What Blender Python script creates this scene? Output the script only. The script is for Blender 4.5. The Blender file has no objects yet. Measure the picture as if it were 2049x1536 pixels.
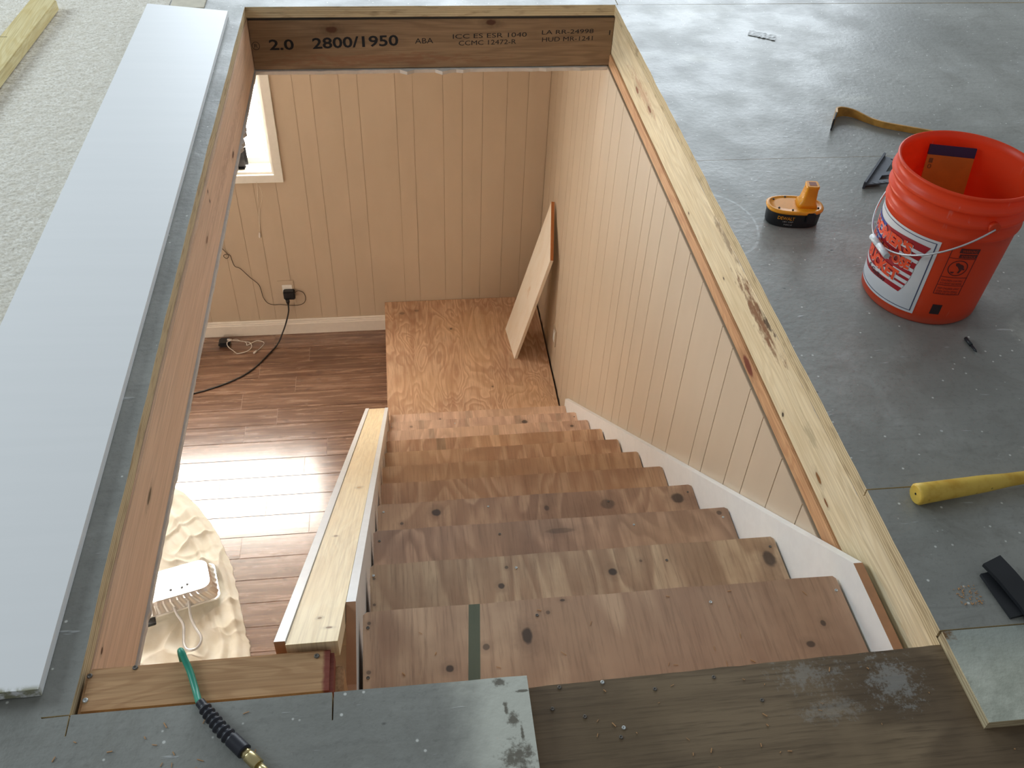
import bpy, bmesh, math, random
import numpy as np
from mathutils import Vector, Matrix, noise as mnoise
from mathutils.geometry import tessellate_polygon
PI = math.pi
random.seed(7)
SC = bpy.context.scene
C = SC.collection

# ------------------------------------------------------------------ camera, world, lights, exposure
cam_d = bpy.data.cameras.new('camera'); cam = bpy.data.objects.new('camera', cam_d); C.objects.link(cam)
cam_d.sensor_width = 36.0; cam_d.lens = 1845.32/2049*36; cam_d.clip_start = 0.02
RT = Vector((0.9925055, -0.11618281, 0.03787336)); UP = Vector((0.05140463, 0.67812265, 0.73314885)); FW = Vector((0.11086207, 0.7257074, -0.6790128))
M = Matrix.Identity(4)
for i in range(3):
    M[i][0] = RT[i]; M[i][1] = UP[i]; M[i][2] = -FW[i]
M.translation = Vector((0, 0, 1.285))
cam.matrix_world = M
SC.camera = cam
SC.view_settings.view_transform = 'Standard'; SC.view_settings.look = 'None'
SC.view_settings.gamma = 1.0; SC.view_settings.use_curve_mapping = False
SC.view_settings.exposure = 0.0

W = bpy.data.worlds.new('daylight'); SC.world = W; W.use_nodes = True
W.node_tree.nodes['Background'].inputs[0].default_value = (0.90, 0.96, 1.0, 1)
W.node_tree.nodes['Background'].inputs[1].default_value = 0.27

def area(name, loc, target, sx, sy, power, col):
    d = bpy.data.lights.new(name, 'AREA'); d.shape = 'RECTANGLE'; d.size = sx; d.size_y = sy
    d.energy = power; d.color = col
    o = bpy.data.objects.new(name, d); C.objects.link(o); o.location = loc
    o.rotation_euler = (Vector(target)-Vector(loc)).to_track_quat('-Z', 'Y').to_euler()
    return o
area('upstairs_window_light', (1.0, 6.9, 1.55), (0.4, 2.0, 0.0), 5.0, 1.8, 205, (0.83, 0.92, 1.0))
area('upstairs_side_window_light', (-3.6, 2.6, 1.7), (0.2, 2.0, 0.0), 1.8, 1.3, 72, (0.80, 0.93, 1.0))
area('downstairs_window_light', (-3.7, 2.2, -1.3), (0.8, 2.9, -1.7), 1.8, 1.1, 20, (1.0, 0.88, 0.74))
area('downstairs_front_fill_light', (-2.6, -1.0, -1.15), (-0.2, 4.5, -1.7), 1.6, 1.0, 55, (1.0, 0.87, 0.73))  # added fill aimed at the back wall to brighten it; no window there

# ------------------------------------------------------------------ node helpers
class NT:
    def __init__(s, name):
        s.m = bpy.data.materials.new(name); s.m.use_nodes = True; s.t = s.m.node_tree
        s.b = s.t.nodes['Principled BSDF']; s.out = s.t.nodes['Material Output']
    def n(s, ty, **kw):
        x = s.t.nodes.new(ty)
        for k, v in kw.items(): setattr(x, k, v)
        return x
    def l(s, a, b): s.t.links.new(a, b)
    def setin(s, x, i, v):
        if hasattr(v, 'is_output'): s.l(v, x.inputs[i])
        else: x.inputs[i].default_value = v
    def math(s, op, a, b=0.0, c=0.0, clamp=False):
        x = s.n('ShaderNodeMath', operation=op, use_clamp=clamp)
        s.setin(x, 0, a); s.setin(x, 1, b); s.setin(x, 2, c)
        return x.outputs[0]
    def obj(s, rnd=0.0):
        o = s.n('ShaderNodeTexCoord').outputs['Object']
        if rnd:
            r = s.n('ShaderNodeObjectInfo').outputs['Random']
            m = s.math('MULTIPLY', r, rnd)
            x = s.n('ShaderNodeVectorMath', operation='ADD'); s.l(o, x.inputs[0]); s.l(m, x.inputs[1]); o = x.outputs[0]
        return o
    def scale(s, v, sc, rot=(0, 0, 0)):
        x = s.n('ShaderNodeMapping'); s.l(v, x.inputs[0]); x.inputs['Scale'].default_value = sc; x.inputs['Rotation'].default_value = rot
        return x.outputs[0]
    def noise(s, v, sc, det=3.0, rough=0.55, dist=0.0, col=False):
        x = s.n('ShaderNodeTexNoise'); s.l(v, x.inputs['Vector']); x.inputs['Scale'].default_value = sc
        x.inputs['Detail'].default_value = det; x.inputs['Roughness'].default_value = rough; x.inputs['Distortion'].default_value = dist
        return x.outputs['Color' if col else 'Fac']
    def voro(s, v, sc, feature='F1', out='Distance', rnd=1.0):
        x = s.n('ShaderNodeTexVoronoi', feature=feature); s.l(v, x.inputs['Vector']); x.inputs['Scale'].default_value = sc
        x.inputs['Randomness'].default_value = rnd
        return x.outputs[out]
    def ramp(s, f, a, b, lo=0.0, hi=1.0, smooth=True):
        x = s.n('ShaderNodeMapRange', interpolation_type='SMOOTHSTEP' if smooth else 'LINEAR')
        s.setin(x, 0, f); x.inputs[1].default_value = a; x.inputs[2].default_value = b; x.inputs[3].default_value = lo; x.inputs[4].default_value = hi
        return x.outputs[0]
    def mix(s, f, a, b, mode='MIX'):
        x = s.n('ShaderNodeMix', data_type='RGBA', blend_type=mode)
        s.setin(x, 0, f)
        for i, v in ((6, a), (7, b)):
            if hasattr(v, 'is_output'): s.l(v, x.inputs[i])
            else: x.inputs[i].default_value = (*v, 1) if len(v) == 3 else v
        return x.outputs[2]
    def sep(s, v):
        x = s.n('ShaderNodeSeparateXYZ'); s.l(v, x.inputs[0]); return x.outputs
    def spot(s, v, c, r, inner=0.3, warp=None):
        """1 inside an ellipsoid at c with radii r, fading to 0"""
        a = s.n('ShaderNodeVectorMath', operation='SUBTRACT'); s.l(v, a.inputs[0]); a.inputs[1].default_value = c
        b = s.n('ShaderNodeVectorMath', operation='DIVIDE'); s.l(a.outputs[0], b.inputs[0]); b.inputs[1].default_value = r
        d = s.n('ShaderNodeVectorMath', operation='LENGTH'); s.l(b.outputs[0], d.inputs[0])
        o = d.outputs['Value']
        if warp is not None: o = s.math('ADD', o, warp)
        return s.ramp(o, inner, 1.0, 1.0, 0.0)
    def fin(s, col, rough=0.5, bump=None, bs=0.2, bd=0.002, spec=0.5, metal=0.0, coat=0.0):
        s.setin(s.b, 'Base Color', col if hasattr(col, 'is_output') else (*col, 1))
        s.setin(s.b, 'Roughness', rough); s.b.inputs['Specular IOR Level'].default_value = spec
        s.b.inputs['Metallic'].default_value = metal; s.b.inputs['Coat Weight'].default_value = coat; s.b.inputs['Coat Roughness'].default_value = 0.16
        if bump is not None:
            x = s.n('ShaderNodeBump'); x.inputs['Strength'].default_value = bs; x.inputs['Distance'].default_value = bd
            s.l(bump, x.inputs['Height']); s.l(x.outputs[0], s.b.inputs['Normal'])
        return s.m
def srgb(r, g, b):
    f = lambda c: (c/255/12.92) if c/255 <= 0.04045 else ((c/255+0.055)/1.055)**2.4
    return (f(r), f(g), f(b))
def plain(name, col, rough=0.5, spec=0.5, metal=0.0, var=0.06, bs=0.05, coat=0.0):
    t = NT(name); v = t.obj()
    n = t.noise(v, 35, 3)
    c = t.mix(t.ramp(n, 0.3, 0.7), tuple(x*(1-var) for x in col), tuple(min(1, x*(1+var)) for x in col))
    return t.fin(c, rough, n, bs, 0.001, spec, metal, coat)

def axis_scale(ax, along, across):
    return tuple(along if 'xyz'[i] in ax else across for i in range(3))
def lumber(name, light, dark, axis='y', fig=5.0, rnd=20.0, knots=(), stains=(), rough=0.6, spots_only=False, extra=None, saw=0.0, figure=1.0):
    """softwood board: growth-ring figure and fine grain along an axis, knots and stains at given places"""
    t = NT(name); v0 = t.obj(); v = t.obj(rnd) if rnd else v0
    w = t.noise(t.scale(v, axis_scale(axis, 0.7, 4.5)), fig, 2, 0.4, 0.2)
    rings = t.math('SINE', t.math('MULTIPLY', w, 70))
    rings = t.ramp(rings, -0.4, 1.0)
    fine = t.noise(t.scale(v, axis_scale(axis, 5, 190)), 1.0, 4, 0.6)
    big = t.noise(t.scale(v, axis_scale(axis, 1.2, 5)), 1.6, 3)
    c = t.mix(t.math('MULTIPLY', rings, 0.45*figure), light, dark)
    c = t.mix(t.ramp(fine, 0.35, 0.7, 0, 0.55), c, tuple(x*0.72 for x in dark))
    c = t.mix(t.ramp(big, 0.35, 0.75, 0, 0.45), c, dark)
    wob = t.math('MULTIPLY', t.math('SUBTRACT', t.noise(v0, 60, 3), 0.5), 0.9)
    for (p, r, col, k) in stains:
        wob2 = t.math('MULTIPLY', t.math('SUBTRACT', t.noise(t.scale(v0, axis_scale(axis, 18, 70)), 1, 4, 0.7), 0.5), 3.2)
        c = t.mix(t.math('MULTIPLY', t.spot(v0, p, r, 0.2, wob2), k), c, col)
    for (p, r, col) in knots:
        halo = t.spot(v0, p, tuple(x*2.4 for x in r), 0.3, wob)
        c = t.mix(t.math('MULTIPLY', halo, 0.45), c, tuple(x*0.55 for x in dark))
        c = t.mix(t.spot(v0, p, r, 0.65, t.math('MULTIPLY', wob, 0.5)), c, col)
    if extra: c = extra(t, c, v0)
    return t.fin(c, rough, t.math('ADD', fine, rings), 0.12, 0.001, 0.3)
def plywood(name, light, dark, axis='y', rnd=30.0, freq=26, fig=3.2, knots=(), extra=None, rough=0.55, grain=0.5, dirt=0.35, bump=0.1, ring=0.7):
    """rotary-cut veneer: contour-line figure, streaks and mottled dirt"""
    t = NT(name); v0 = t.obj(); v = t.obj(rnd) if rnd else v0
    f = t.noise(t.scale(v, axis_scale(axis, 0.45, 1.5)), fig, 2.5, 0.5, 0.6)
    r = t.math('FRACT', t.math('MULTIPLY', f, freq/2.0))
    r = t.math('MULTIPLY', t.ramp(r, 0.0, 0.75), t.ramp(r, 0.8, 1.0, 1.0, 0.0))
    fine = t.noise(t.scale(v, axis_scale(axis, 9, 160)), 1.0, 4, 0.65)
    streak = t.noise(t.scale(v, axis_scale(axis, 2.0, 28)), 1.0, 3, 0.6)
    big = t.noise(v, 5.0, 4, 0.6)
    hue = t.noise(v, 1.7, 2)
    c = t.mix(t.math('MULTIPLY', r, ring), light, dark)
    c = t.mix(t.ramp(streak, 0.42, 0.72, 0, 0.6), c, dark)
    c = t.mix(t.ramp(fine, 0.45, 0.75, 0, grain), c, tuple(x*0.6 for x in dark))
    c = t.mix(t.ramp(big, 0.42, 0.75, 0, dirt), c, tuple(x*0.5 for x in dark))
    c = t.mix(t.ramp(hue, 0.45, 0.7, 0, 0.3), c, (light[0]*1.08, light[1]*1.05, light[2]*0.88))
    wob = t.math('MULTIPLY', t.math('SUBTRACT', t.noise(v0, 55, 3), 0.5), 0.9)
    for (p, rr, k) in knots:
        rr = (rr[0]*0.85, rr[1]*0.85, rr[2]); k *= 0.9
        c = t.mix(t.math('MULTIPLY', t.spot(v0, p, tuple(x*2.8 for x in rr), 0.25, wob), 0.4*k), c, tuple(x*0.5 for x in dark))
        c = t.mix(t.math('MULTIPLY', t.spot(v0, p, rr, 0.6, t.math('MULTIPLY', wob, 0.5)), k), c, (0.035, 0.026, 0.022))
    if extra: c = extra(t, c, v0)
    return t.fin(c, rough, t.math('ADD', fine, r), bump, 0.001, 0.35)

# ------------------------------------------------------------------ geometry helpers (all coordinates are world coordinates)
def add_box(bm, a, b, mi=0, bev=0.0):
    x0, y0, z0 = a; x1, y1, z1 = b
    vs = [bm.verts.new(p) for p in ((x0,y0,z0),(x1,y0,z0),(x1,y1,z0),(x0,y1,z0),(x0,y0,z1),(x1,y0,z1),(x1,y1,z1),(x0,y1,z1))]
    fs = [bm.faces.new([vs[i] for i in q]) for q in ((0,3,2,1),(4,5,6,7),(0,1,5,4),(1,2,6,5),(2,3,7,6),(3,0,4,7))]
    for f in fs: f.material_index = mi
    if bev:
        es = list({e for f in fs for e in f.edges})
        bmesh.ops.bevel(bm, geom=es, offset=bev, segments=2, affect='EDGES')
    return fs
def box(a, b, bev=0.0):
    bm = bmesh.new(); add_box(bm, a, b, 0, bev); return bm
def add_prism(bm, poly, plane, a, b, mi_cap=0, mi_side=0, hole=None):
    """poly in a coordinate plane ('xy','yz','xz') extruded from a to b along the third axis"""
    def P(u, w, h):
        return {'xy': (u, w, h), 'yz': (h, u, w), 'xz': (u, h, w)}[plane]
    loops = [poly] + ([hole] if hole else [])
    flat = [p for l in loops for p in l]
    tris = tessellate_polygon([[Vector((p[0], p[1], 0)) for p in l] for l in loops])
    lo = [bm.verts.new(P(*p, a)) for p in flat]; hi = [bm.verts.new(P(*p, b)) for p in flat]
    for t in tris:
        for vv in (lo, hi):
            try:
                f = bm.faces.new([vv[i] for i in t]); f.material_index = mi_cap
            except ValueError: pass
    k = 0
    for l in loops:
        n = len(l)
        for i in range(n):
            j = (i+1) % n
            f = bm.faces.new([lo[k+i], lo[k+j], hi[k+j], hi[k+i]]); f.material_index = mi_side
        k += n
    bmesh.ops.recalc_face_normals(bm, faces=bm.faces[:])
def prism(*a, **k):
    bm = bmesh.new(); add_prism(bm, *a, **k); return bm
def smooth_pts(pts, n=8):
    """Catmull-Rom through pts"""
    P = [Vector(p) for p in pts]; P = [P[0]*2-P[1]] + P + [P[-1]*2-P[-2]]
    out = []
    for i in range(1, len(P)-2):
        a, b, c, d = P[i-1:i+3]
        for k in range(n):
            t = k/n
            out.append(0.5*((2*b)+(c-a)*t+(2*a-5*b+4*c-d)*t*t+(3*b-a-3*c+d)*t**3))
    out.append(P[-2]); return out
def add_tube(bm, pts, r, seg=8, mi=0, caps=True):
    P = [Vector(p) for p in pts]; rings = []
    rr = r if isinstance(r, (list, tuple)) else [r]*len(P)
    prev = None
    for i, p in enumerate(P):
        t = (P[min(i+1, len(P)-1)]-P[max(i-1, 0)]).normalized()
        if prev is None:
            prev = t.cross(Vector((0, 0, 1)));
            if prev.length < 1e-3: prev = t.cross(Vector((1, 0, 0)))
        u = (prev - t*prev.dot(t)).normalized(); prev = u; w = t.cross(u)
        rings.append([bm.verts.new(p+(u*math.cos(2*PI*k/seg)+w*math.sin(2*PI*k/seg))*rr[i]) for k in range(seg)])
    for a, b in zip(rings, rings[1:]):
        for k in range(seg):
            f = bm.faces.new([a[k], a[(k+1) % seg], b[(k+1) % seg], b[k]]); f.smooth = True; f.material_index = mi
    if caps:
        for q in (rings[0][::-1], rings[-1]):
            f = bm.faces.new(q); f.material_index = mi
def tube(*a, **k):
    bm = bmesh.new(); add_tube(bm, *a, **k); return bm
def add_lathe(bm, prof, c=(0, 0, 0), seg=48, mi=0, caps=False):
    rings = [[bm.verts.new((c[0]+r*math.cos(2*PI*k/seg), c[1]+r*math.sin(2*PI*k/seg), c[2]+z)) for k in range(seg)] for r, z in prof]
    for a, b in zip(rings, rings[1:]):
        for k in range(seg):
            f = bm.faces.new([a[k], a[(k+1) % seg], b[(k+1) % seg], b[k]]); f.smooth = True; f.material_index = mi
    if caps:
        bm.faces.new(rings[0][::-1]); bm.faces.new(rings[-1])
def obj(name, bm, mats, parent=None, xf=None):
    me = bpy.data.meshes.new(name)
    if xf is not None: bm.transform(xf)
    bm.normal_update(); bm.to_mesh(me); bm.free()
    for m in (mats if isinstance(mats, (list, tuple)) else [mats]): me.materials.append(m)
    o = bpy.data.objects.new(name, me); C.objects.link(o)
    if parent is not None:
        o.parent = parent; o.matrix_parent_inverse = parent.matrix_basis.inverted()
    return o
def tag(o, label, cat, group=None):
    o['label'] = label; o['category'] = cat
    if group: o['group'] = group
    return o
def thing(name, label, cat, loc=(0, 0, 0), rz=0.0, group=None):
    o = bpy.data.objects.new(name, None); C.objects.link(o); o.location = loc; o.rotation_euler = (0, 0, rz)
    o.empty_display_size = 0.05
    return tag(o, label, cat, group)
def struct(name, loc=(0, 0, 0)):
    o = bpy.data.objects.new(name, None); C.objects.link(o); o.location = loc; o['kind'] = 'structure'; o.empty_display_size = 0.05
    return o
def text_verts(s, size, spacing=1.0, font_shear=0.0, bold=0.0, fit=None):
    cu = bpy.data.curves.new('t', 'FONT'); cu.body = s; cu.size = size; cu.space_character = spacing; cu.shear = font_shear
    cu.resolution_u = 3; cu.offset = bold; cu.align_x = 'CENTER'
    to = bpy.data.objects.new('t', cu); C.objects.link(to)
    dg = bpy.context.evaluated_depsgraph_get(); me = to.evaluated_get(dg).to_mesh()
    vs = [tuple(v.co) for v in me.vertices]; fs = [tuple(p.vertices) for p in me.polygons]
    to.evaluated_get(dg).to_mesh_clear(); bpy.data.objects.remove(to); bpy.data.curves.remove(cu)
    if fit:   # stretch into (x0,x1,y0,y1)
        xs = [v[0] for v in vs]; ys = [v[1] for v in vs]
        fx = lambda x: fit[0]+(x-min(xs))/(max(xs)-min(xs))*(fit[1]-fit[0])
        fy = lambda y: fit[2]+(y-min(ys))/(max(ys)-min(ys))*(fit[3]-fit[2])
        vs = [(fx(v[0]), fy(v[1]), 0) for v in vs]
    return vs, fs
def add_text(bm, vs, fs, f, mi=0):
    V = [bm.verts.new(f(v[0], v[1])) for v in vs]
    for q in fs:
        try:
            x = bm.faces.new([V[i] for i in q]); x.material_index = mi
        except ValueError: pass

# ------------------------------------------------------------------ materials
XL, XR, YN, YF = -0.513, 0.836, 0.720, 3.412        # the opening
YW = 4.621; XW = 0.832; ZF = -2.493; ZC = -0.238     # back wall, right wall, lower floor, joist underside

def mat_painted():
    t = NT('worn_grey_floor_paint'); v = t.obj()
    big = t.noise(v, 1.7, 4, 0.6); mid = t.noise(v, 7, 7, 0.72, 0.8); xg = t.noise(t.scale(v, (5, 55, 1)), 1, 5, 0.7, 0.6)
    c = t.mix(t.ramp(big, 0.35, 0.68), (0.235, 0.238, 0.215), (0.345, 0.347, 0.315))
    c = t.mix(t.ramp(mid, 0.45, 0.75, 0, 0.55), c, (0.18, 0.172, 0.145))
    c = t.mix(t.ramp(t.noise(v, 3.4, 5, 0.7), 0.56, 0.70, 0, 0.5), c, (0.38, 0.39, 0.37))
    c = t.mix(t.ramp(xg, 0.50, 0.78, 0, 0.35), c, (0.15, 0.152, 0.136))
    c = t.mix(t.ramp(t.noise(v, 90, 3, 0.7), 0.5, 0.75, 0, 0.35), c, (0.14, 0.14, 0.125))
    # scuffs, specks, nail marks
    sw = t.scale(v, (30, 130, 1), (0, 0, 0.5)); scr = t.ramp(t.noise(sw, 0.35, 3, 0.6), 0.66, 0.74, 0, 0.65)
    c = t.mix(scr, c, (0.50, 0.52, 0.52))
    d = t.voro(v, 17); c2 = t.voro(v, 17, out='Color'); pick = t.ramp(t.sep(c2)[0], 0.80, 0.82)
    c = t.mix(t.math('MULTIPLY', t.ramp(d, 0.035, 0.065, 0.75, 0.0), pick), c, (0.62, 0.65, 0.63))
    d = t.voro(v, 60); c2 = t.voro(v, 60, out='Color'); pick = t.ramp(t.sep(c2)[1], 0.80, 0.82)
    c = t.mix(t.math('MULTIPLY', t.ramp(d, 0.09, 0.19, 0.9, 0.0), pick), c, (0.72, 0.73, 0.68))
    d = t.voro(t.scale(v, (1, 1.7, 1)), 11); c2 = t.voro(t.scale(v, (1, 1.7, 1)), 11, out='Color'); pick = t.ramp(t.sep(c2)[2], 0.80, 0.82)
    c = t.mix(t.math('MULTIPLY', t.ramp(d, 0.03, 0.07, 0.8, 0.0), pick), c, (0.035, 0.033, 0.03))
    # bare putty patches
    wv = t.math('MULTIPLY', t.math('SUBTRACT', t.noise(v, 14, 4, 0.7), 0.5), 2.6)
    for p, r in (((1.02, 2.93, 0), (0.10, 0.045, 1)), ((1.12, 3.35, 0), (0.2, 0.12, 1)), ((1.40, 1.42, 0), (0.06, 0.10, 1)), ((1.22, 1.10, 0), (0.07, 0.03, 1)), ((1.45, 2.62, 0), (0.09, 0.03, 1)), ((1.39, 2.44, 0), (0.05, 0.04, 1))):
        c = t.mix(t.math('MULTIPLY', t.spot(v, p, r, 0.1, wv), 0.6), c, (0.42, 0.42, 0.36))
    # curved scratch by the edge of the opening: part of a ring
    a = t.n('ShaderNodeVectorMath', operation='SUBTRACT'); t.l(v, a.inputs[0]); a.inputs[1].default_value = (0.800, 1.935, 0)
    s = t.sep(a.outputs[0]); rr = t.math('SQRT', t.math('ADD', t.math('MULTIPLY', s[0], s[0]), t.math('MULTIPLY', t.math('MULTIPLY', s[1], s[1]), 0.55)))
    ring = t.math('MULTIPLY', t.ramp(t.math('ABSOLUTE', t.math('SUBTRACT', rr, 0.107)), 0.001, 0.0045, 0.85, 0.0), t.ramp(t.noise(v, 40, 3), 0.3, 0.6))
    c = t.mix(ring, c, (0.55, 0.58, 0.56))
    # cream paint left at the cut edge of the near sheet
    x, y, z = t.sep(v)[0], t.sep(v)[1], t.sep(v)[2]
    cr = t.math('ADD', x, t.math('MULTIPLY', t.math('SUBTRACT', t.noise(v, 11, 4, 0.6), 0.5), 0.10))
    cream = t.math('MULTIPLY', t.math('MULTIPLY', t.ramp(cr, 0.025, 0.105), t.ramp(x, 0.159, 0.160, 1, 0)), t.ramp(y, 0.722, 0.724, 1, 0))
    c = t.mix(t.math('MULTIPLY', cream, 0.92), c, (0.66, 0.67, 0.58))
    w2 = t.math('MULTIPLY', t.math('SUBTRACT', t.noise(v, 60, 4, 0.7), 0.5), 3.0)
    for p, r in (((0.128, 0.595, 0), (0.030, 0.026, 1)), ((0.112, 0.712, 0), (0.014, 0.010, 1)), ((0.128, 0.650, 0), (0.012, 0.014, 1)), ((0.118, 0.670, 0), (0.004, 0.014, 1)), ((0.138, 0.633, 0), (0.003, 0.020, 1)), ((0.145, 0.695, 0), (0.014, 0.0025, 1))):
        c = t.mix(t.math('MULTIPLY', t.spot(v, p, r, 0.3, w2), 0.85), c, (0.10, 0.08, 0.05))
    b = t.math('ADD', t.math('MULTIPLY', mid, 0.6), t.math('ADD', scr, t.noise(v, 60, 3)))
    rough = t.ramp(t.noise(v, 6, 3), 0.3, 0.7, 0.38, 0.50)
    return t.fin(c, rough, b, 0.25, 0.003, 0.85)
def mat_edge():
    t = NT('plywood_edge_plies'); v = t.obj(); z = t.sep(v)[2]
    zz = z
    w = t.ramp(t.math('SINE', t.math('MULTIPLY', zz, 940)), 0.1, 0.9, 0, 0.7)
    c = t.mix(w, srgb(208, 192, 156), srgb(160, 136, 104))
    c = t.mix(t.ramp(t.noise(t.scale(v, (12, 12, 60)), 1, 3), 0.5, 0.75, 0, 0.5), c, srgb(110, 85, 60))
    return t.fin(c, 0.8, w, 0.2, 0.001, 0.2)
PAINT = mat_painted(); PLYEDGE = mat_edge()
def dark_ply_extra(t, c, v):
    wv = t.math('MULTIPLY', t.math('SUBTRACT', t.noise(v, 75, 5, 0.8), 0.5), 5.0)
    for p, r, k in (((0.73, 0.665, 0), (0.05, 0.045, 1), 0.35), ((0.60, 0.690, 0), (0.06, 0.03, 1), 0.25), ((0.62, 0.63, 0), (0.06, 0.02, 1), 0.2)):
        c = t.mix(t.math('MULTIPLY', t.spot(v, p, r, 0.1, wv), k), c, (0.50, 0.52, 0.50))
    return c
SUBPLY = plywood('weathered_brown_subfloor_plywood', srgb(140, 120, 94), srgb(100, 82, 62), axis='x', rnd=0, freq=14, fig=2.0, extra=dark_ply_extra, rough=0.6, grain=0.7, dirt=0.5, bump=0.3)
def cream_paint():
    t = NT('cream_green_old_paint'); v = t.obj()
    n = t.noise(v, 16, 5, 0.65); c = t.mix(t.ramp(n, 0.35, 0.7), (0.44, 0.46, 0.38), (0.62, 0.64, 0.54))
    g = t.ramp(t.math('ADD', t.sep(v)[1], t.math('MULTIPLY', n, 0.08)), 0.68, 0.78); c = t.mix(g, c, (0.36, 0.39, 0.35))
    d = t.voro(v, 42); k = t.ramp(t.sep(t.voro(v, 42, out='Color'))[0], 0.68, 0.72)
    edge = t.ramp(t.sep(v)[1], 0.60, 0.63, 1.0, 0.12)
    c = t.mix(t.math('MULTIPLY', t.math('MULTIPLY', t.ramp(d, 0.12, 0.25, 0.9, 0), k), edge), c, (0.08, 0.065, 0.05))
    wv = t.math('MULTIPLY', t.math('SUBTRACT', t.noise(v, 60, 4, 0.7), 0.5), 2.5)
    c = t.mix(t.spot(v, (0.838, 0.728, 0), (0.022, 0.016, 1), 0.3, wv), c, srgb(120, 90, 55))
    return t.fin(c, 0.42, t.math('ADD', n, t.noise(v, 45, 4)), 0.5, 0.004, 0.4)
CREAM = cream_paint()

RIGHTJOIST = lumber('pale_rough_pine_joist', srgb(232, 218, 186), srgb(208, 188, 148), 'y', 3.0, 0,
    knots=(((.843, 2.98, -.132), (.02, .028, .010), srgb(140, 95, 70)), ((.843, 2.80, -.115), (.02, .03, .007), srgb(130, 85, 60)), ((.843, 1.197, -.150), (.02, .020, .007), srgb(130, 90, 50)),
           ((.843, 1.142, -.165), (.02, .014, .004), srgb(120, 75, 40)), ((.843, 1.408, -.172), (.02, .006, .006), srgb(60, 45, 35)), ((.843, 1.90, -.15), (.02, .007, .003), srgb(70, 50, 40)), ((.843, 2.25, -.17), (.02, .006, .004), srgb(90, 60, 50))),
    stains=(((.843, 1.66, -.080), (.05, .20, .034), srgb(120, 80, 50), 0.95), ((.843, 1.95, -.055), (.05, .16, .016), srgb(120, 95, 70), 0.7), ((.843, 1.60, -.06), (.05, .07, .012), srgb(60, 45, 32), 0.9), ((.843, 2.9, -.11), (.05, .24, .028), srgb(175, 125, 95), 0.55), ((.843, 1.28, -.105), (.05, .06, .02), srgb(130, 120, 90), 0.35), ((.843, 1.9, -.046), (.03, 1.5, .0035), srgb(120, 128, 150), 0.8)), rough=0.7)
LEDGER = lumber('orange_stained_plate', srgb(208, 164, 122), srgb(180, 130, 90), 'y', 3, 0, knots=(((.84, 1.624, -.215), (.02, .045, .016), srgb(110, 50, 30)),))
LEFTJOIST = lumber('pinkish_fir_joist', srgb(228, 196, 168), srgb(212, 176, 146), 'y', 2.2, 0,
    knots=(((-.513, 2.705, -.195), (.02, .022, .009), srgb(95, 60, 45)), ((-.513, 2.262, -.06), (.02, .006, .006), srgb(80, 55, 45)), ((-.513, 2.262, -.09), (.02, .006, .006), srgb(80, 55, 45)), ((-.513, 1.240, -.124), (.02, .026, .007), srgb(115, 95, 75)), ((-.513, .865, -.066), (.02, .008, .004), srgb(90, 55, 35)), ((-.513, 2.136, -.132), (.02, .02, .007), srgb(140, 105, 80))), stains=(((-.513, 2.7, -.15), (.05, .5, .03), srgb(170, 132, 108), 0.4),), rough=0.65, figure=0.5)
HEADER = lumber('brown_laminated_header', srgb(146, 120, 92), srgb(118, 94, 70), 'x', 2.0, 0,
    knots=(((-.216, 3.41, -.086), (.028, .02, .014), srgb(84, 52, 34)), ((.372, 3.41, -.064), (.024, .02, .013), srgb(78, 48, 32))), stains=(((-.05, 3.41, -.2), (.5, .05, .03), srgb(125, 82, 58), 0.5),))
def red_end(t, c, v):
    x = t.math('ADD', t.sep(v)[0], t.math('MULTIPLY', t.noise(v, 50, 3), 0.008))
    return t.mix(t.ramp(x, -0.153, -0.146, 0, 0.85), c, srgb(120, 38, 40))
NEARBOARD = lumber('cedar_toned_two_by_four', srgb(206, 164, 120), srgb(172, 128, 88), 'x', 4.5, 0, extra=red_end, rough=0.55)
CAPWOOD = lumber('clean_pale_pine', srgb(246, 228, 192), srgb(234, 206, 162), 'yz', 2.6, 5, rough=0.5,
    knots=(((-.17, .90, -.07), (.004, .005, .05), srgb(150, 120, 85)), ((-.185, 1.35, -.42), (.005, .006, .05), srgb(160, 130, 95)), ((-.16, 1.8, -.77), (.008, .012, .05), srgb(205, 165, 115)), ((-.15, .86, -.05), (.007, .004, .05), srgb(140, 110, 80))), figure=0.6)
ROUGHWOOD = lumber('brown_framing_wood', srgb(196, 152, 108), srgb(150, 104, 68), 'z', 3, 5)
YELLOWPINE = lumber('yellow_pine_board', srgb(236, 220, 168), srgb(216, 192, 128), 'y', 3, 5, rough=0.5)
MDF = plain('brown_fibreboard_edge', srgb(178, 132, 98), 0.8)
WHITE = plain('white_trim_paint', (0.80, 0.80, 0.79), 0.38, 0.45, var=0.02, bs=0.02)
WHITEBD = None
def white_foam():
    t = NT('white_coated_board'); v = t.obj()
    w = t.noise(t.scale(v, (1.5, 26, 1)), 1, 2); edge = t.ramp(t.sep(v)[1], 0.752, 0.764, 1, 0)
    c = t.mix(t.ramp(w, 0.4, 0.6, 0, 0.3), (0.93, 0.935, 0.935), (0.89, 0.90, 0.90))
    c = t.mix(t.math('MULTIPLY', edge, t.ramp(t.noise(v, 70, 4), 0.35, 0.6)), c, srgb(150, 148, 118))
    return t.fin(c, 0.4, w, 0.04, 0.002, 0.4)
WHITEBD = white_foam()
def panel_mat(name, a, b):
    t = NT(name); v = t.obj(3)
    n = t.noise(t.scale(v, (3, 3, 1)), 2, 3); c = t.mix(t.ramp(n, 0.3, 0.7), a, b)
    return t.fin(c, 0.45, t.noise(v, 250, 2), 0.06, 0.001, 0.35)
PANEL = panel_mat('beige_wall_paint', (0.53, 0.43, 0.32), (0.56, 0.455, 0.34))
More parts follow.
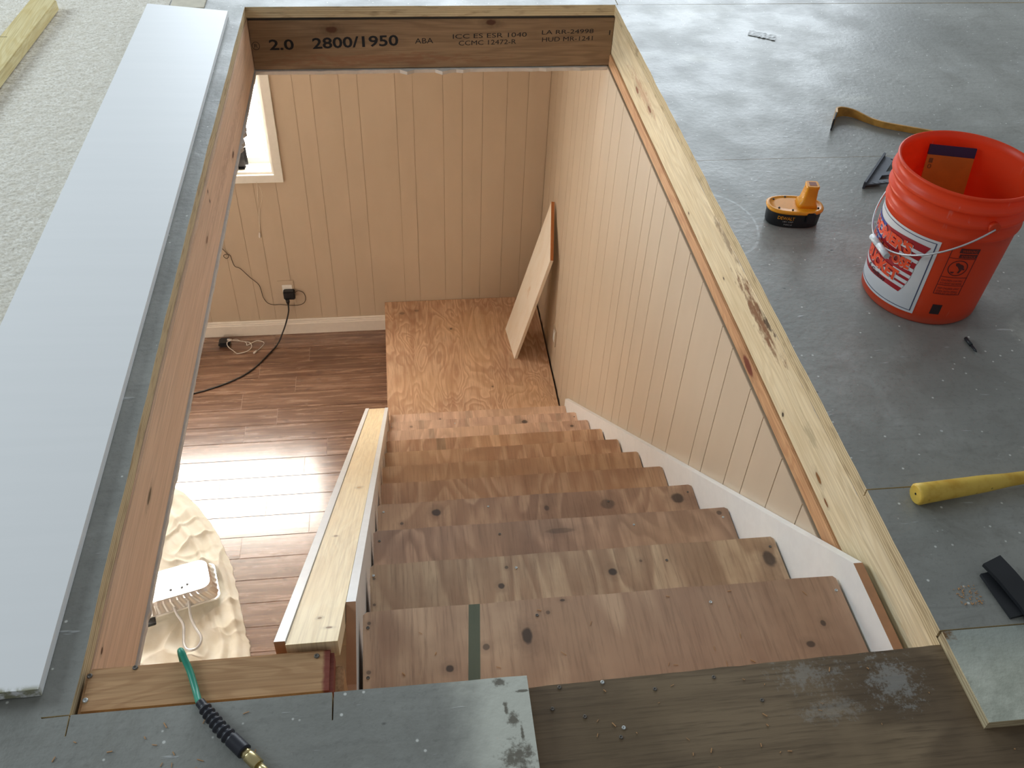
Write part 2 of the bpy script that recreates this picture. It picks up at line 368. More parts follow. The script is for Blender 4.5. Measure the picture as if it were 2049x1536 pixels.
GROOVE = plain('darker_beige_groove', (0.40, 0.32, 0.22), 0.8)
CEILM = plain('white_ceiling_drywall', (0.56, 0.50, 0.44), 0.9, bs=0.2)
DARK = plain('gap_shade_colour', (0.05, 0.045, 0.04), 0.9)  # near-black, stands in for shade in the gap above the header
BLACK = plain('black_plastic', (0.012, 0.013, 0.016), 0.42)
BLACKSTEEL = plain('blackened_steel', (0.020, 0.022, 0.026), 0.5, 0.5)
ALU = plain('cast_aluminium', (0.17, 0.18, 0.20), 0.55, 0.5, 0.9)
SHINY = plain('polished_aluminium', (0.92, 0.93, 0.94), 0.30, 0.5, 1.0, var=0.01)
WIRE = plain('galvanised_wire', (0.62, 0.64, 0.66), 0.35, 0.5, 0.7)
BRASS = plain('brass', (0.70, 0.58, 0.30), 0.32, 0.5, 0.9)
OUTLETW = plain('white_socket_plastic', (0.82, 0.80, 0.76), 0.4)
SCREW = plain('dull_screw_metal', (0.16, 0.14, 0.12), 0.5, 0.5, 0.6)
SCREWL = plain('bright_screw_metal', (0.55, 0.57, 0.56), 0.4, 0.5, 0.6)
INK = plain('faded_black_ink', (0.018, 0.018, 0.02), 0.85, 0.2)
def laminate():
    t = NT('distressed_brown_laminate'); v = t.obj(40)
    rnd = t.n('ShaderNodeObjectInfo').outputs['Random']
    g = t.noise(t.scale(v, (2.2, 40, 1)), 1.0, 5, 0.65, 0.4); g2 = t.noise(t.scale(v, (8, 190, 1)), 1, 3)
    k = t.noise(t.scale(v, (7, 26, 1)), 1, 3, 0.6, 0.8)
    c = t.mix(t.ramp(g, 0.35, 0.65), srgb(104, 74, 58), srgb(152, 116, 92))
    c = t.mix(t.ramp(g2, 0.5, 0.75, 0, 0.5), c, srgb(78, 52, 42))
    c = t.mix(t.ramp(k, 0.60, 0.72, 0, 0.6), c, srgb(70, 46, 36))
    c = t.mix(t.ramp(k, 0.30, 0.36, 0.3, 0), c, srgb(196, 166, 140))
    c = t.mix(t.math('MULTIPLY', rnd, 0.25), c, srgb(96, 68, 54))
    return t.fin(c, t.ramp(g, 0.3, 0.7, 0.20, 0.30), t.math('ADD', g, t.math('MULTIPLY', t.noise(t.scale(v, (5, 60, 1)), 1, 2), 1.0)), 0.16, 0.0012, 0.9, 0.0, 0.9)
LAMINATE = laminate()
SEAM = plain('painted_bevel_highlight', srgb(176, 146, 126), 0.4)  # highlights on the plank bevels, put into the seam colour
def carpet_mat():
    t = NT('beige_loop_carpet'); v = t.obj()
    a = t.noise(v, 160, 3, 0.7); b = t.noise(v, 40, 3)
    c = t.mix(t.ramp(a, 0.3, 0.7), srgb(206, 198, 182), srgb(246, 242, 232)); c = t.mix(t.ramp(b, 0.4, 0.7, 0, 0.4), c, srgb(205, 196, 178))
    return t.fin(c, 0.95, a, 0.4, 0.002, 0.1)
CARPET = carpet_mat()
def canvas_mat():
    t = NT('unbleached_canvas'); v = t.obj()
    n = t.noise(v, 12, 4); c = t.mix(t.ramp(n, 0.3, 0.7), srgb(236, 232, 218), srgb(245, 243, 233))
    return t.fin(c, 0.9, t.noise(v, 500, 2), 0.2, 0.001, 0.15)
CANVAS = canvas_mat()
def orange_mat(name='orange_bucket_plastic'):
    t = NT(name); v = t.obj()
    n = t.noise(v, 24, 4, 0.6); c = t.mix(t.ramp(n, 0.55, 0.8, 0, 0.3), (0.86, 0.095, 0.025), (0.84, 0.17, 0.09))
    sc = t.ramp(t.noise(t.scale(v, (60, 60, 14)), 1, 3), 0.66, 0.74, 0, 0.35); c = t.mix(sc, c, (0.75, 0.42, 0.36))
    low = t.ramp(t.math('ADD', t.sep(v)[2], t.math('MULTIPLY', n, 0.04)), 0.028, 0.045, 0.25, 0); c = t.mix(low, c, (0.55, 0.30, 0.22))
    t.fin(c, 0.38, n, 0.05, 0.001, 0.45)
    tr = t.n('ShaderNodeBsdfTranslucent'); tr.inputs[0].default_value = (1.0, 0.13, 0.035, 1)
    mx = t.n('ShaderNodeMixShader'); mx.inputs[0].default_value = 0.35
    t.l(t.b.outputs[0], mx.inputs[1]); t.l(tr.outputs[0], mx.inputs[2]); t.l(mx.outputs[0], t.out.inputs[0])
    return t.m
ORANGE = orange_mat()

# ------------------------------------------------------------------ upper floor: subfloor layer and painted sheets
def wobble_line(p, q, n, amp, seed, axis):
    """points from p to q with a hand-cut wobble along one axis, ends excluded"""
    out = []
    for i in range(1, n):
        t = i/n; d = amp*(mnoise.noise(Vector((t*n*0.35, seed, 0)))+0.5*mnoise.noise(Vector((t*n*1.7, seed+9, 0))))
        x = p[0]+(q[0]-p[0])*t; y = p[1]+(q[1]-p[1])*t
        out.append((x+(d if axis == 'x' else 0), y+(d if axis == 'y' else 0)))
    return out
bow = lambda pts, a: [(x-a*math.sin(PI*(y-YN)/(YF-YN)), y) for x, y in pts]
left_edge = bow(wobble_line((XL, YN), (XL, YF), 44, 0.0025, 1, 'x'), 0.006)
right_edge = wobble_line((XR, YF), (XR, 0.735), 60, 0.003, 3, 'x')
near_l = wobble_line((0.156, 0.7195), (-0.134, 0.7205), 10, 0.001, 5, 'y')
floor = struct('floor')
k = 0.0016
C_poly = [(-3.2, -1.2), (0.156, -1.2), (0.156, 0.7195)] + near_l + [(-0.1350, YN), (-0.1353, 0.676), (-0.1372, 0.675), (-0.1378, YN), (-0.3, YN), (XL+k*.7, YN), (-0.5112, 0.688), (-0.5132, 0.687), (XL-k*.7, YN-k*.6), (-0.552, 0.7180), (-0.5535, 0.7205), (XL-k*.7, YN+k*.6)] \
    + left_edge + [(XL, YF)] + wobble_line((XL, YF), (XR, YF), 24, 0.002, 11, 'y') + [(XR, YF), (0.845, YF+0.004), (0.845, 7.6), (-3.2, 7.6)]
obj('painted_sheet', prism(C_poly, 'xy', -0.020, 0.0, 0, 1), [PAINT, PLYEDGE], floor)
right_edge_y = lambda a, b: [p for p in right_edge if a > p[1] > b]
def right_sheet(y0, y1):
    pts = [(XR, y1)] + right_edge_y(y1-0.01, y0+0.01) + [(XR, y0), (4.2, y0-0.01), (4.2, y1-0.01)]
    return obj('painted_sheet', prism(pts, 'xy', -0.020, 0.0, 0, 1), [PAINT, PLYEDGE], floor)
right_sheet(0.736, 1.0345); right_sheet(1.0375, 2.254); right_sheet(2.2555, 3.411)
obj('painted_sheet', prism([(0.848, 3.4125), (4.2, 3.4125), (4.2, 7.6), (0.848, 7.6)], 'xy', -0.020, 0, 0, 1), [PAINT, PLYEDGE], floor)
obj('painted_sheet', prism([(0.838, 0.577), (0.838, 0.65), (0.8385, 0.7335), (4.2, 0.722), (4.2, 0.575)], 'xy', -0.020, 0.0, 0, 1), [CREAM, PLYEDGE], floor)['label'] = 'cream painted offcut of floor sheet'
hole = [(XL-0.001, YN+0.001)] + [(x-0.002, y) for x, y in left_edge] + [(XL, YF+0.001), (XR+0.001, YF+0.001)] + [(x+0.002, y) for x, y in right_edge] + [(XR+0.001, 0.7215)] \
    + wobble_line((XR, 0.7215), (0.158, 0.710), 44, 0.0022, 21, 'y') + [(0.158, 0.7095), (-0.138, YN+0.001)]
obj('subfloor_sheet', prism([(-3.2, -1.2), (4.2, -1.2), (4.2, 7.6), (-3.2, 7.6)], 'xy', -0.040, -0.020, 0, 1, hole=hole), [SUBPLY, PLYEDGE], floor)['label'] = 'bare brown lower subfloor layer'

# nails and screws of the bare subfloor
def disc(c, r, h=0.0015, nrm='z', seg=10):
    bm = bmesh.new()
    pr = [(r*0.35, h*0.5), (r*0.75, h), (r, h*0.6), (r, -0.002)]
    add_lathe(bm, pr, (0, 0, 0), seg, caps=False); bm.faces.new([v for v in bm.verts[:seg]])
    R = {'z': Matrix.Identity(4), 'x': Matrix.Rotation(PI/2, 4, 'Y'), '-x': Matrix.Rotation(-PI/2, 4, 'Y'), '-y': Matrix.Rotation(PI/2, 4, 'X')}[nrm]
    bm.transform(Matrix.Translation(c) @ R); return bm
for p, m in (((.274, .708, -.02), SCREWL), ((.353, .689, -.02), SCREW), ((.206, .706, -.02), SCREW), ((.19, .672, -.02), SCREW), ((.237, .655, -.02), SCREW), ((.285, .618, -.02), SCREW), ((.292, .632, -.02), SCREWL), ((.514, .655, -.02), SCREW), ((0.45, .70, -.02), SCREW)):
    obj('nail_head', disc(p, 0.0032), m, floor)

# ------------------------------------------------------------------ framing round the opening
def ragged(n, amp, seed):
    return [amp*abs(mnoise.noise(Vector((i*0.6, seed, 0))))*(1+2.5*(mnoise.noise(Vector((i*0.13, seed+4, 0))) > 0.25)) for i in range(n)]
rj = thing('floor_joist', 'pale knotty pine joist with dark stain along the right side of the opening', 'joist', (0.86, 2.0, -0.24))
obj('beam', box((0.843, 0.60, -0.190), (0.882, YF+0.03, -0.041), 0.002), RIGHTJOIST, rj)
obj('lower_plate', box((0.838, 0.60, ZC+0.001), (0.882, YF+0.03, -0.191), 0.002), LEDGER, rj)['label'] = 'orange toned plate under the joist'
lj = thing('floor_joist', 'pinkish brown fir joist along the left side of the opening', 'joist', (-0.53, 2.0, -0.24))
obj('beam', box((-0.552, 0.803, ZC+0.001), (-0.514, YF+0.03, -0.041), 0.003), LEFTJOIST, lj)
hd = thing('header_beam', 'brown laminated header stamped with black codes at the far end of the opening', 'beam', (0.16, 3.43, -0.24))
obj('beam', box((-0.512, 3.4155, ZC+0.003), (0.842, 3.455, -0.050), 0.0015), HEADER, hd)
obj('gap_shade_strip', box((-0.512, 3.420, -0.0495), (0.842, 3.455, -0.0405)), DARK, hd)  # fills the gap over the header; its shade is in the colour
def stamp(s, x0, x1, z0, z1, slope=0.0, shear=0.0, bold=0.0):
    vs, fs = text_verts(s, 0.04, 1.0, shear, bold, fit=(x0, x1, z0, z1))
    bm = bmesh.new(); add_text(bm, vs, fs, lambda x, y: (x, 3.4150, y+slope*(x-x0)))
    o = obj('stamp', bm, INK, hd); return o
stamp('2.0', -.447, -.358, -.160, -.120, 0.004, bold=0.0008)
stamp('2800/1950', -.290, .026, -.158, -.116, 0.03, bold=0.0008)
stamp('ABA', .088, .156, -.141, -.121, 0.02)
stamp('ICC ES ESR 1040', .230, .509, -.124, -.107, 0.02)
stamp('CCMC 12472-R', .252, .470, -.150, -.132, 0.02)
stamp('LA RR-24998', .567, .765, -.111, -.095, 0.02)
stamp('HUD MR-1241', .569, .764, -.139, -.122, 0.02)
bm = bmesh.new()
for r0, r1 in ((0.0135, 0.0155),):
    for i in range(24):
        a, b = 2*PI*i/24, 2*PI*(i+1)/24
        bm.faces.new([bm.verts.new((-.495+r*math.cos(t)*0.9, 3.4150, -.143+r*math.sin(t))) for r, t in ((r0, a), (r1, a), (r1, b), (r0, b))])
vs, fs = text_verts('R', 0.02, fit=(-.501, -.489, -.150, -.136)); add_text(bm, vs, fs, lambda x, y: (x, 3.4150, y))
obj('stamp', bm, INK, hd)
vs, fs = text_verts('|', 0.02, fit=(.826, .830, -.115, -.097)); bm = bmesh.new(); add_text(bm, vs, fs, lambda x, y: (x, 3.4150, y)); obj('stamp', bm, INK, hd)

nb = thing('two_by_four', 'short reddish brown two by four screwed flat across the near left corner of the opening', 'board', (-0.32, 0.76, -0.05))
obj('board', box((XL+0.004, 0.7235, -0.050), (-0.138, 0.802, -0.010), 0.006), NEARBOARD, nb)
for p, m in (((-.502, .787, -.0100), SCREW), ((-.500, .747, -.0100), SCREWL), ((-.164, .789, -.0100), SCREW), ((-.437, .795, -.0100), SCREW)):
    obj('screw', disc(p, 0.0042), m, nb)
nh = thing('near_header', 'dark wooden blocking under the near edge of the floor', 'beam', (0.1, 0.69, -0.24))
obj('beam', box((-0.512, 0.640, ZC+0.003), (0.842, 0.700, -0.0415), 0.002), ROUGHWOOD, nh)
obj('block', box((-0.50, 0.702, ZC+0.003), (-0.126, 0.795, -0.052), 0.003), ROUGHWOOD, nh)

# lower-room ceiling with a ragged hand-cut edge
def rag_edge(p, q, n, amp, seed, inward, spikes=()):
    rg = ragged(n+1, amp, seed); out = []
    for i in range(1, n):
        t = i/n; e = rg[i]
        for s0, a in spikes:
            if abs(t-s0) < 0.6/n: e += a
        out.append((p[0]+(q[0]-p[0])*t+inward[0]*e, p[1]+(q[1]-p[1])*t+inward[1]*e))
    return out
c0, c1, c2, c3 = (XL+0.002, 0.70), (XL+0.004, YF-0.004), (XR+0.004, YF-0.004), (XR+0.004, 0.70)
hole2 = [c0] + rag_edge(c0, c1, 160, 0.0022, 2, (1, 0), ((0.785, .008), (0.80, .011), (0.807, .006), (0.825, .010), (0.84, .005))) + [c1] \
      + rag_edge(c1, c2, 50, 0.010, 7, (0, -1), ((0.42, 0.014),)) + [c2, c3]
ceil = struct('ceiling')
obj('drywall_sheet', prism([(-4.0, -1.2), (XR+0.004, -1.2), (XR+0.004, YW+0.02), (-4.0, YW+0.02)], 'xy', ZC-0.013, ZC-0.0005, 0, 0, hole=hole2[:-1]+[(XR-0.001, 0.70)]) if False else
    prism([(-4.0, -1.2), (0.831, -1.2), (0.831, 0.70), c0] + rag_edge(c0, c1, 160, 0.0022, 2, (1, 0), ((0.785, .008), (0.80, .011), (0.807, .006), (0.825, .010), (0.84, .005))) + [c1] + rag_edge(c1, (0.831, c2[1]), 50, 0.010, 7, (0, -1), ((0.42, 0.014),)) + [(0.831, c2[1]), (0.831, YW), (-4.0, YW)], 'xy', ZC-0.013, ZC, 0, 0), CEILM, ceil)

# ------------------------------------------------------------------ lower room walls with grooved panelling
WX0, WX1, WZ0, WZ1 = -1.95, -0.677, -1.362, -0.42     # window opening in the back wall
wb = struct('wall_back')
obj('backing', prism([(-4.0, ZF-0.02), (0.86, ZF-0.02), (0.86, ZC-0.013), (-4.0, ZC-0.013)], 'xz', YW+0.0022, YW+0.03, 0, 0, hole=[(WX0, WZ0), (WX1, WZ0), (WX1, WZ1), (WX0, WZ1)]), GROOVE, wb)
gx = [0.8315, .713, .60, .470, .36, .257, .098, .007, -.186, -.281, -.423, -.517, -.677, -.80, -.90, -1.02, -1.19, -1.30, -1.42, -1.60, -1.70, -1.82, -1.95, -2.10, -2.3, -2.5, -2.75, -3.0, -3.3, -3.65, -4.0]
for a, b in zip(gx, gx[1:]):
    g = 0.0010
    if b >= WX0-0.01 and a <= WX1+0.01:
        for z0, z1 in ((ZF, WZ0), (WZ1, ZC-0.013)): obj('wall_panel', box((b+g, YW, z0), (a-g, YW+0.003, z1), 0.0006), PANEL, wb)
    else: obj('wall_panel', box((b+g, YW, ZF), (a-g, YW+0.003, ZC-0.013), 0.0006), PANEL, wb)
wr = struct('wall_right')
obj('backing', box((XW+0.0024, -1.2, ZF-0.02), (XW+0.03, YW+0.03, ZC-0.001)), GROOVE, wr)
gy = [-1.2, 0.2, 0.62, 0.80, 0.93, 1.09, 1.20, 1.334, 1.468, 1.567, 1.72, 1.811, 2.007, 2.145, 2.27, 2.43, 2.555, 2.65, 2.80, 2.90, 3.09, 3.22, 3.36, 3.51, 3.64, 3.73, 3.88, 3.98, 4.17, 4.30, 4.44, YW]
for a, b in zip(gy, gy[1:]):
    obj('wall_panel', box((XW, a+0.0012, ZF), (XW+0.003, b-0.0012, ZC-0.001), 0.0006), PANEL, wr)
wl = struct('wall_left'); obj('wall_surface', box((-4.03, -1.2, ZF), (-4.0, YW, ZC)), PANEL, wl)
wf = struct('wall_front'); obj('wall_surface', box((-4.0, -1.23, ZF), (0.86, -1.2, ZC)), PANEL, wf)

# baseboard
bb = struct('baseboard_back')
prof = [(0, 0), (-.014, 0), (-.014, .078), (-.0115, .083), (-.0115, .090), (-.008, .094), (-.008, .104), (-.004, .110), (0, .110)]
obj('moulding', prism([(YW-0.001+p[0], ZF+p[1]) for p in prof], 'yz', -3.99, -0.128, 0, 0), plain('warm_white_trim', (0.80, 0.74, 0.66), 0.4, var=0.02), bb)

# window with casing, sash and the daylight outside
w1 = struct('window_1')
WT = plain('window_trim_white', (0.82, 0.80, 0.74), 0.4, var=0.02)
cw = 0.046
obj('casing', prism([(WX0-cw, WZ0-cw), (WX1+cw, WZ0-cw), (WX1+cw, WZ1+cw), (WX0-cw, WZ1+cw)], 'xz', YW-0.018, YW-0.0005, 0, 0, hole=[(WX0, WZ0), (WX1, WZ0), (WX1, WZ1), (WX0, WZ1)]), WT, w1)
obj('jamb', prism([(WX0, WZ0), (WX1, WZ0), (WX1, WZ1), (WX0, WZ1)], 'xz', YW-0.001, YW+0.14, 0, 0, hole=[(WX0+.012, WZ0+.012), (WX1-.012, WZ0+.012), (WX1-.012, WZ1-.012), (WX0+.012, WZ1-.012)]), WT, w1)
obj('sash', prism([(WX0+.012, WZ0+.012), (WX1-.012, WZ0+.012), (WX1-.012, WZ1-.012), (WX0+.012, WZ1-.012)], 'xz', YW+0.10, YW+0.125, 0, 0, hole=[(WX0+.045, WZ0+.045), (WX1-.045, WZ0+.045), (WX1-.045, WZ1-.045), (WX0+.045, WZ1-.045)]), WT, w1)
t = NT('clear_window_glass'); t.b.inputs['Base Color'].default_value = (1, 1, 1, 1); t.b.inputs['Roughness'].default_value = 0.0; t.b.inputs['Transmission Weight'].default_value = 1.0; t.b.inputs['IOR'].default_value = 1.05
trn = t.n('ShaderNodeBsdfTransparent'); gl = t.n('ShaderNodeBsdfGlossy'); gl.inputs['Roughness'].default_value = 0.02; mx = t.n('ShaderNodeMixShader'); mx.inputs[0].default_value = 0.05
t.l(trn.outputs[0], mx.inputs[1]); t.l(gl.outputs[0], mx.inputs[2]); t.l(mx.outputs[0], t.out.inputs[0])
obj('pane', box((WX0+.045, YW+0.110, WZ0+.045), (WX1-.045, YW+0.113, WZ1-.045)), t.m, w1)
t = NT('bright_overcast_sky'); em = t.n('ShaderNodeEmission'); em.inputs[0].default_value = (1.0, 0.95, 0.86, 1); em.inputs[1].default_value = 26.0
t.l(em.outputs[0], t.out.inputs[0])
sk = struct('sky_outside_window'); obj('sky', box((-2.6, YW+0.24, -2.0), (-0.1, YW+0.26, -0.06)), t.m, sk)

# ------------------------------------------------------------------ lower floor of laminate planks
lf = struct('floor_lower')
obj('underlay', box((-4.0, -1.2, ZF-0.02), (0.86, YW, ZF-0.0022)), SEAM, lf)
pitch = 0.1325; y = YW
ends = {0: -.82, 1: -.60, 2: -.89, 3: -.67, 4: -.97, 5: -.76, 6: -.93, 7: -.47, 12: -.875, 11: -.545}
row = 0; y1 = 4.600
rr = random.Random(4)
plank_me = {}
def plank(x0, x1, y0, y1):
    obj('plank', box((x0+.0009, y0+.0011, ZF-0.010), (x1-.0009, y1-.0011, ZF), 0.0009), LAMINATE, lf)
plank(-2.4, -.4, 4.601, YW-0.002); plank(-.4, .83, 4.601, YW-0.002)
while y1 > 1.2:
    y0 = y1-pitch
    e = ends.get(row, rr.uniform(-1.2, -.4))
    xs = [max(-3.98, e-2.44), e-1.22, e, e+1.22]
    xs = [-2.7 if x < -2.7 else x for x in xs]
    for a, b in zip(xs, xs[1:]):
        if b-a > 0.02: plank(a, min(b, 0.83), y0, y1)
    y1 = y0; row += 1
obj('distant_planks', box((-3.99, -1.19, ZF-0.010), (0.83, y1-.001, ZF)), LAMINATE, lf)
obj('distant_planks', box((-3.99, y1, ZF-0.010), (-2.701, YW-.002, ZF)), LAMINATE, lf)

# ------------------------------------------------------------------ staircase
RUN, RISE, NY, SX0, SX1 = 0.244, 0.19, 0.981, -0.106, 0.809
st = thing('staircase', 'bare plywood staircase going down through the opening to the landing', 'stairs', (0.35, 2.2, -2.28))
def tread_extra(k):
    def f(t, c, v):
        x, y = t.sep(v)[0], t.sep(v)[1]
        stripes = {0: [(0.100, 0.0115, 0.9)], 9: [(0.05, .014, .22), (.27, .012, .2), (.52, .018, .25), (.72, .014, .2)], 8: [(0.09, .014, .25), (.38, .014, .22), (.60, .02, .2)], 7: [(.12, .02, .3)], 10: [(.3, .02, .2)]}.get(k, [])
        for x0, w, a in stripes:
            d = t.math('ABSOLUTE', t.math('SUBTRACT', t.math('SUBTRACT', x, t.math('MULTIPLY', t.math('SUBTRACT', y, NY), 0.085 if k == 0 else 0)), x0))
            c = t.mix(t.ramp(d, w*0.85, w, a, 0), c, srgb(78, 92, 74))
        return c
    return f
KN = {0: [((.190, .905, -.19), (.014, .024, .05), 0.9), ((.046, .852, -.19), (.010, .010, .05), 0.9), ((.114, .889, -.19), (.009, .009, .05), 0.7), ((.706, .839, -.19), (.012, .010, .05), 0.8), ((.266, .974, -.19), (.007, .004, .05), 0.8), ((.235, .950, -.19), (.006, .006, .05), 0.6), ((.745, .880, -.19), (.007, .009, .05), 0.8), ((-.095, .957, -.19), (.005, .005, .05), 0.7), ((-.096, .858, -.19), (.006, .006, .05), 0.6)],
      1: [((.175, 1.147, -.38), (.010, .010, .05), 0.9), ((.422, 1.162, -.38), (.014, .014, .05), 0.95), ((.780, 1.165, -.38), (.020, .030, .05), 0.85), ((.191, 1.194, -.38), (.006, .006, .05), 0.7), ((-.096, 1.19, -.38), (.005, .005, .05), 0.7), ((-.096, 1.124, -.38), (.005, .005, .05), 0.7), ((.49, 1.185, -.38), (.005, .005, .05), 0.6)],
      2: [((.784, 1.452, -.57), (.010, .010, .05), 0.7), ((.36, 1.43, -.57), (.05, .012, .05), 0.4)],
      3: [((.058, 1.671, -.76), (.018, .018, .05), 0.9), ((.55, 1.66, -.76), (.030, .026, .05), 0.55), ((.758, 1.665, -.76), (.026, .026, .05), 0.85), ((.372, 1.66, -.76), (.010, .014, .05), 0.7), ((-.04, 1.64, -.76), (.007, .007, .05), 0.7)],
      10: [((.05, 3.36, -2.09), (.016, .012, .05), 0.7), ((.15, 3.37, -2.09), (.008, .008, .05), 0.7)], 9: [((.55, 3.13, -1.9), (.02, .018, .05), 0.85), ((.0, 3.14, -1.9), (.012, .010, .05), 0.5)], 8: [((.73, 2.9, -1.71), (.012, .01, .05), .8)]}
toneA = [(srgb(208, 172, 140), srgb(168, 130, 104)), (srgb(208, 178, 144), srgb(160, 124, 96)), (srgb(198, 162, 134), srgb(152, 118, 96)), (srgb(206, 170, 138), srgb(162, 124, 98))]
warm = (srgb(214, 176, 142), srgb(174, 130, 98)); rosy = (srgb(224, 190, 164), srgb(192, 154, 130))
for k in range(11):
    yn = NY+k*RUN; z = -RISE*(k+1); back = yn-RUN-0.012 if k else 0.702
    li, da = toneA[k] if k < 4 else (warm if k < 8 else rosy)
    m = plywood('stair_plywood', li, da, axis='y', rnd=31.7+k, freq=(10 if k == 0 else 20), fig=(2.0 if k == 0 else 2.8), knots=KN.get(k, ()), extra=tread_extra(k), rough=0.5)
    if k: wob = [(SX1, back), (SX1, yn)]
    poly = [(SX0+0.002*math.sin(k*2.1), back), (SX1-0.002*math.cos(k), back), (SX1-0.002*math.cos(k), yn-.006), (SX1-.007, yn)] + [(SX1-.007-(SX1-SX0-.014)*i/12, yn+0.0012*math.sin(i*1.9+k)) for i in range(1, 12)] + [(SX0+.007, yn), (SX0+0.002*math.sin(k*2.1), yn-.006)]
    obj('tread', prism(poly, 'xy', z-0.019, z, 0, 1), [m, PLYEDGE], st)
    obj('riser', box((SX0, yn-0.036, z-RISE+0.0005), (SX1, yn-0.018, z-0.0195)), m, st)
    for xx, dy in ((SX0+.012, .03), (SX0+.012, .13), (.21, .035), (.55, .04), (SX1-.015, .03)):
        if k in (0, 1, 2, 3, 9):
            obj('screw', disc((xx+0.004*math.sin(k*5+xx*9), yn-dy-0.004*math.cos(k*3+xx*7), z), 0.0032), SCREWL if (k+int(xx*10)) % 2 else SCREW, st)
# stringers: sawtooth planks under treads
saw = [(0.702, -0.215)]
for k in range(11):
    yn = NY+k*RUN; z = -RISE*(k+1)
    saw += [(yn-0.037, z-0.020), (yn-0.037, z-RISE-0.020)] if k < 10 else [(yn-0.037, z-0.020), (yn-0.037, -2.284)]
saw[0] = (0.702, -0.210)
saw = saw + [(3.05, -2.284), (0.702, -0.50)]
for x0 in (SX0+0.01, 0.33, SX1-0.05):
    obj('stringer', prism(saw, 'yz', x0, x0+0.036, 0, 0), ROUGHWOOD, st)

# landing
ld = thing('landing', 'square plywood landing with swirly grain at the foot of the stairs', 'landing', (0.35, 4.0, ZF))
LPLY = plywood('swirly_landing_plywood', srgb(222, 186, 154), srgb(176, 130, 100), axis='y', rnd=3.3, freq=30, fig=4.2, knots=(((-.02, 4.50, -2.28), (.022, .018, .05), .5), ((.07, 4.52, -2.28), (.02, .016, .05), .5), ((.27, 4.33, -2.28), (.012, .012, .05), .8), ((.47, 3.80, -2.28), (.01, .01, .05), .6)), rough=0.45, dirt=0.25, ring=0.6)
obj('deck', box((-0.124, 3.385, -2.301), (0.822, YW-0.002, -2.282), 0.001), [LPLY], ld)
obj('skirt_panel', box((-0.122, 3.40, ZF+0.001), (-0.104, YW-0.01, -2.3015)), LPLY, ld)
obj('frame', box((-0.103, 3.40, ZF+0.001), (0.81, 3.44, -2.3015)), ROUGHWOOD, ld)
obj('frame', box((-0.103, YW-0.05, ZF+0.001), (0.81, YW-0.01, -2.3015)), ROUGHWOOD, ld)

# right skirt board
sl = -0.782
zs = lambda y: -0.116+sl*(y-0.956)
rs = thing('skirt_board', 'white stair skirt board along the right wall with raw brown upper cut', 'skirt board', (0.82, 2.2, -2.28))
bm = prism([(0.702, -0.118), (0.956, -0.116), (3.44, zs(3.44)), (3.44, -2.281), (3.20, -2.281), (0.702, -0.43)], 'yz', 0.8125, 0.8305, 0, 0)
for f in bm.faces:
    c = f.calc_center_median()
    if f.normal.z > 0.98 and c.y < 0.95: f.material_index = 1
obj('board', bm, [WHITE, MDF], rs)

# knee wall with two white boards and a pine cap
kw = thing('knee_wall', 'low sloping stair wall topped with pale pine between two white boards', 'half wall', (-0.17, 2.2, ZF))
kz = lambda y: -0.114-0.784*(y-0.957)
bm = prism([(0.705, -0.150), (0.815, -0.150), (0.957, -0.117), (3.475, kz(3.475)), (3.475, -2.281), (3.25, -2.281), (0.705, -0.45)], 'yz', -0.1305, -0.1135, 0, 0)
for f in bm.faces:
    c = f.calc_center_median()
    if f.normal.z > 0.9 and c.y < 0.955: f.material_index = 1
    if f.normal.y < -0.5: f.material_index = 1
obj('inner_skirt', bm, [WHITE, MDF], kw)
bm = prism([(0.816, kz(0.816)), (3.49, kz(3.49)), (3.49, kz(3.49)-0.09), (0.816, kz(0.816)-0.09)], 'yz', -0.231, -0.2135, 0, 0)
for f in bm.faces:
    if f.normal.y < -0.5: f.material_index = 1
obj('outer_trim', bm, [WHITE, MDF], kw)
d = 0.005
obj('pine_cap', prism([(0.8085, kz(0.8085)-d), (3.488, kz(3.488)-d), (3.488, kz(3.488)-0.048), (0.8085, kz(0.8085)-0.048)], 'yz', -0.2125, -0.1318, 0, 0), CAPWOOD, kw)
obj('wall_body', prism([(0.80, -0.26), (0.96, -0.26), (3.47, kz(3.47)-0.049), (3.47, ZF+0.001), (0.80, ZF+0.001)], 'yz', -0.2125, -0.1318, 0, 0), PANEL, kw)

# leaning board on the landing
lb = thing('leaning_board', 'pale offcut board with a pointed corner leaning on the right wall over the landing', 'board', (0.61, 4.16, -2.282))
D_, C_, B_, A_ = Vector((.599, 4.304, -2.2815)), Vector((.621, 4.026, -2.2815)), Vector((.7813, 3.9913, -1.5637)), Vector((.808, 4.227, -1.348))
nrm = (C_-D_).cross(A_-D_).normalized()
if nrm.x < 0: nrm = -nrm
th = 0.018
bm = bmesh.new(); lo = [bm.verts.new(p) for p in (D_, C_, B_, A_)]; hi = [bm.verts.new(Vector(((p+nrm*th).x, (p+nrm*th).y, max(-2.2815, (p+nrm*th).z)))) for p in (D_, C_, B_, A_)]
bm.faces.new(lo); bm.faces.new(hi[::-1])
for i in range(4):
    f = bm.faces.new([lo[i], lo[(i+1) % 4], hi[(i+1) % 4], hi[i]]); f.material_index = 1 if i == 2 else 0
bmesh.ops.recalc_face_normals(bm, faces=bm.faces[:])
t = NT('cream_primed_board'); v = t.obj(); c = t.mix(t.ramp(t.noise(t.scale(v, (6, 6, 1.5)), 3, 3), .4, .7), (0.88, 0.80, 0.68), (0.84, 0.74, 0.60)); c = t.mix(t.math('MULTIPLY', t.spot(v, (.68, 4.14, -1.88), (.06, .025, .07), .1, t.math('MULTIPLY', t.math('SUBTRACT', t.noise(v, 30, 4), .5), 2.0)), .5), c, srgb(205, 160, 105)); LBM = t.fin(c, .5)
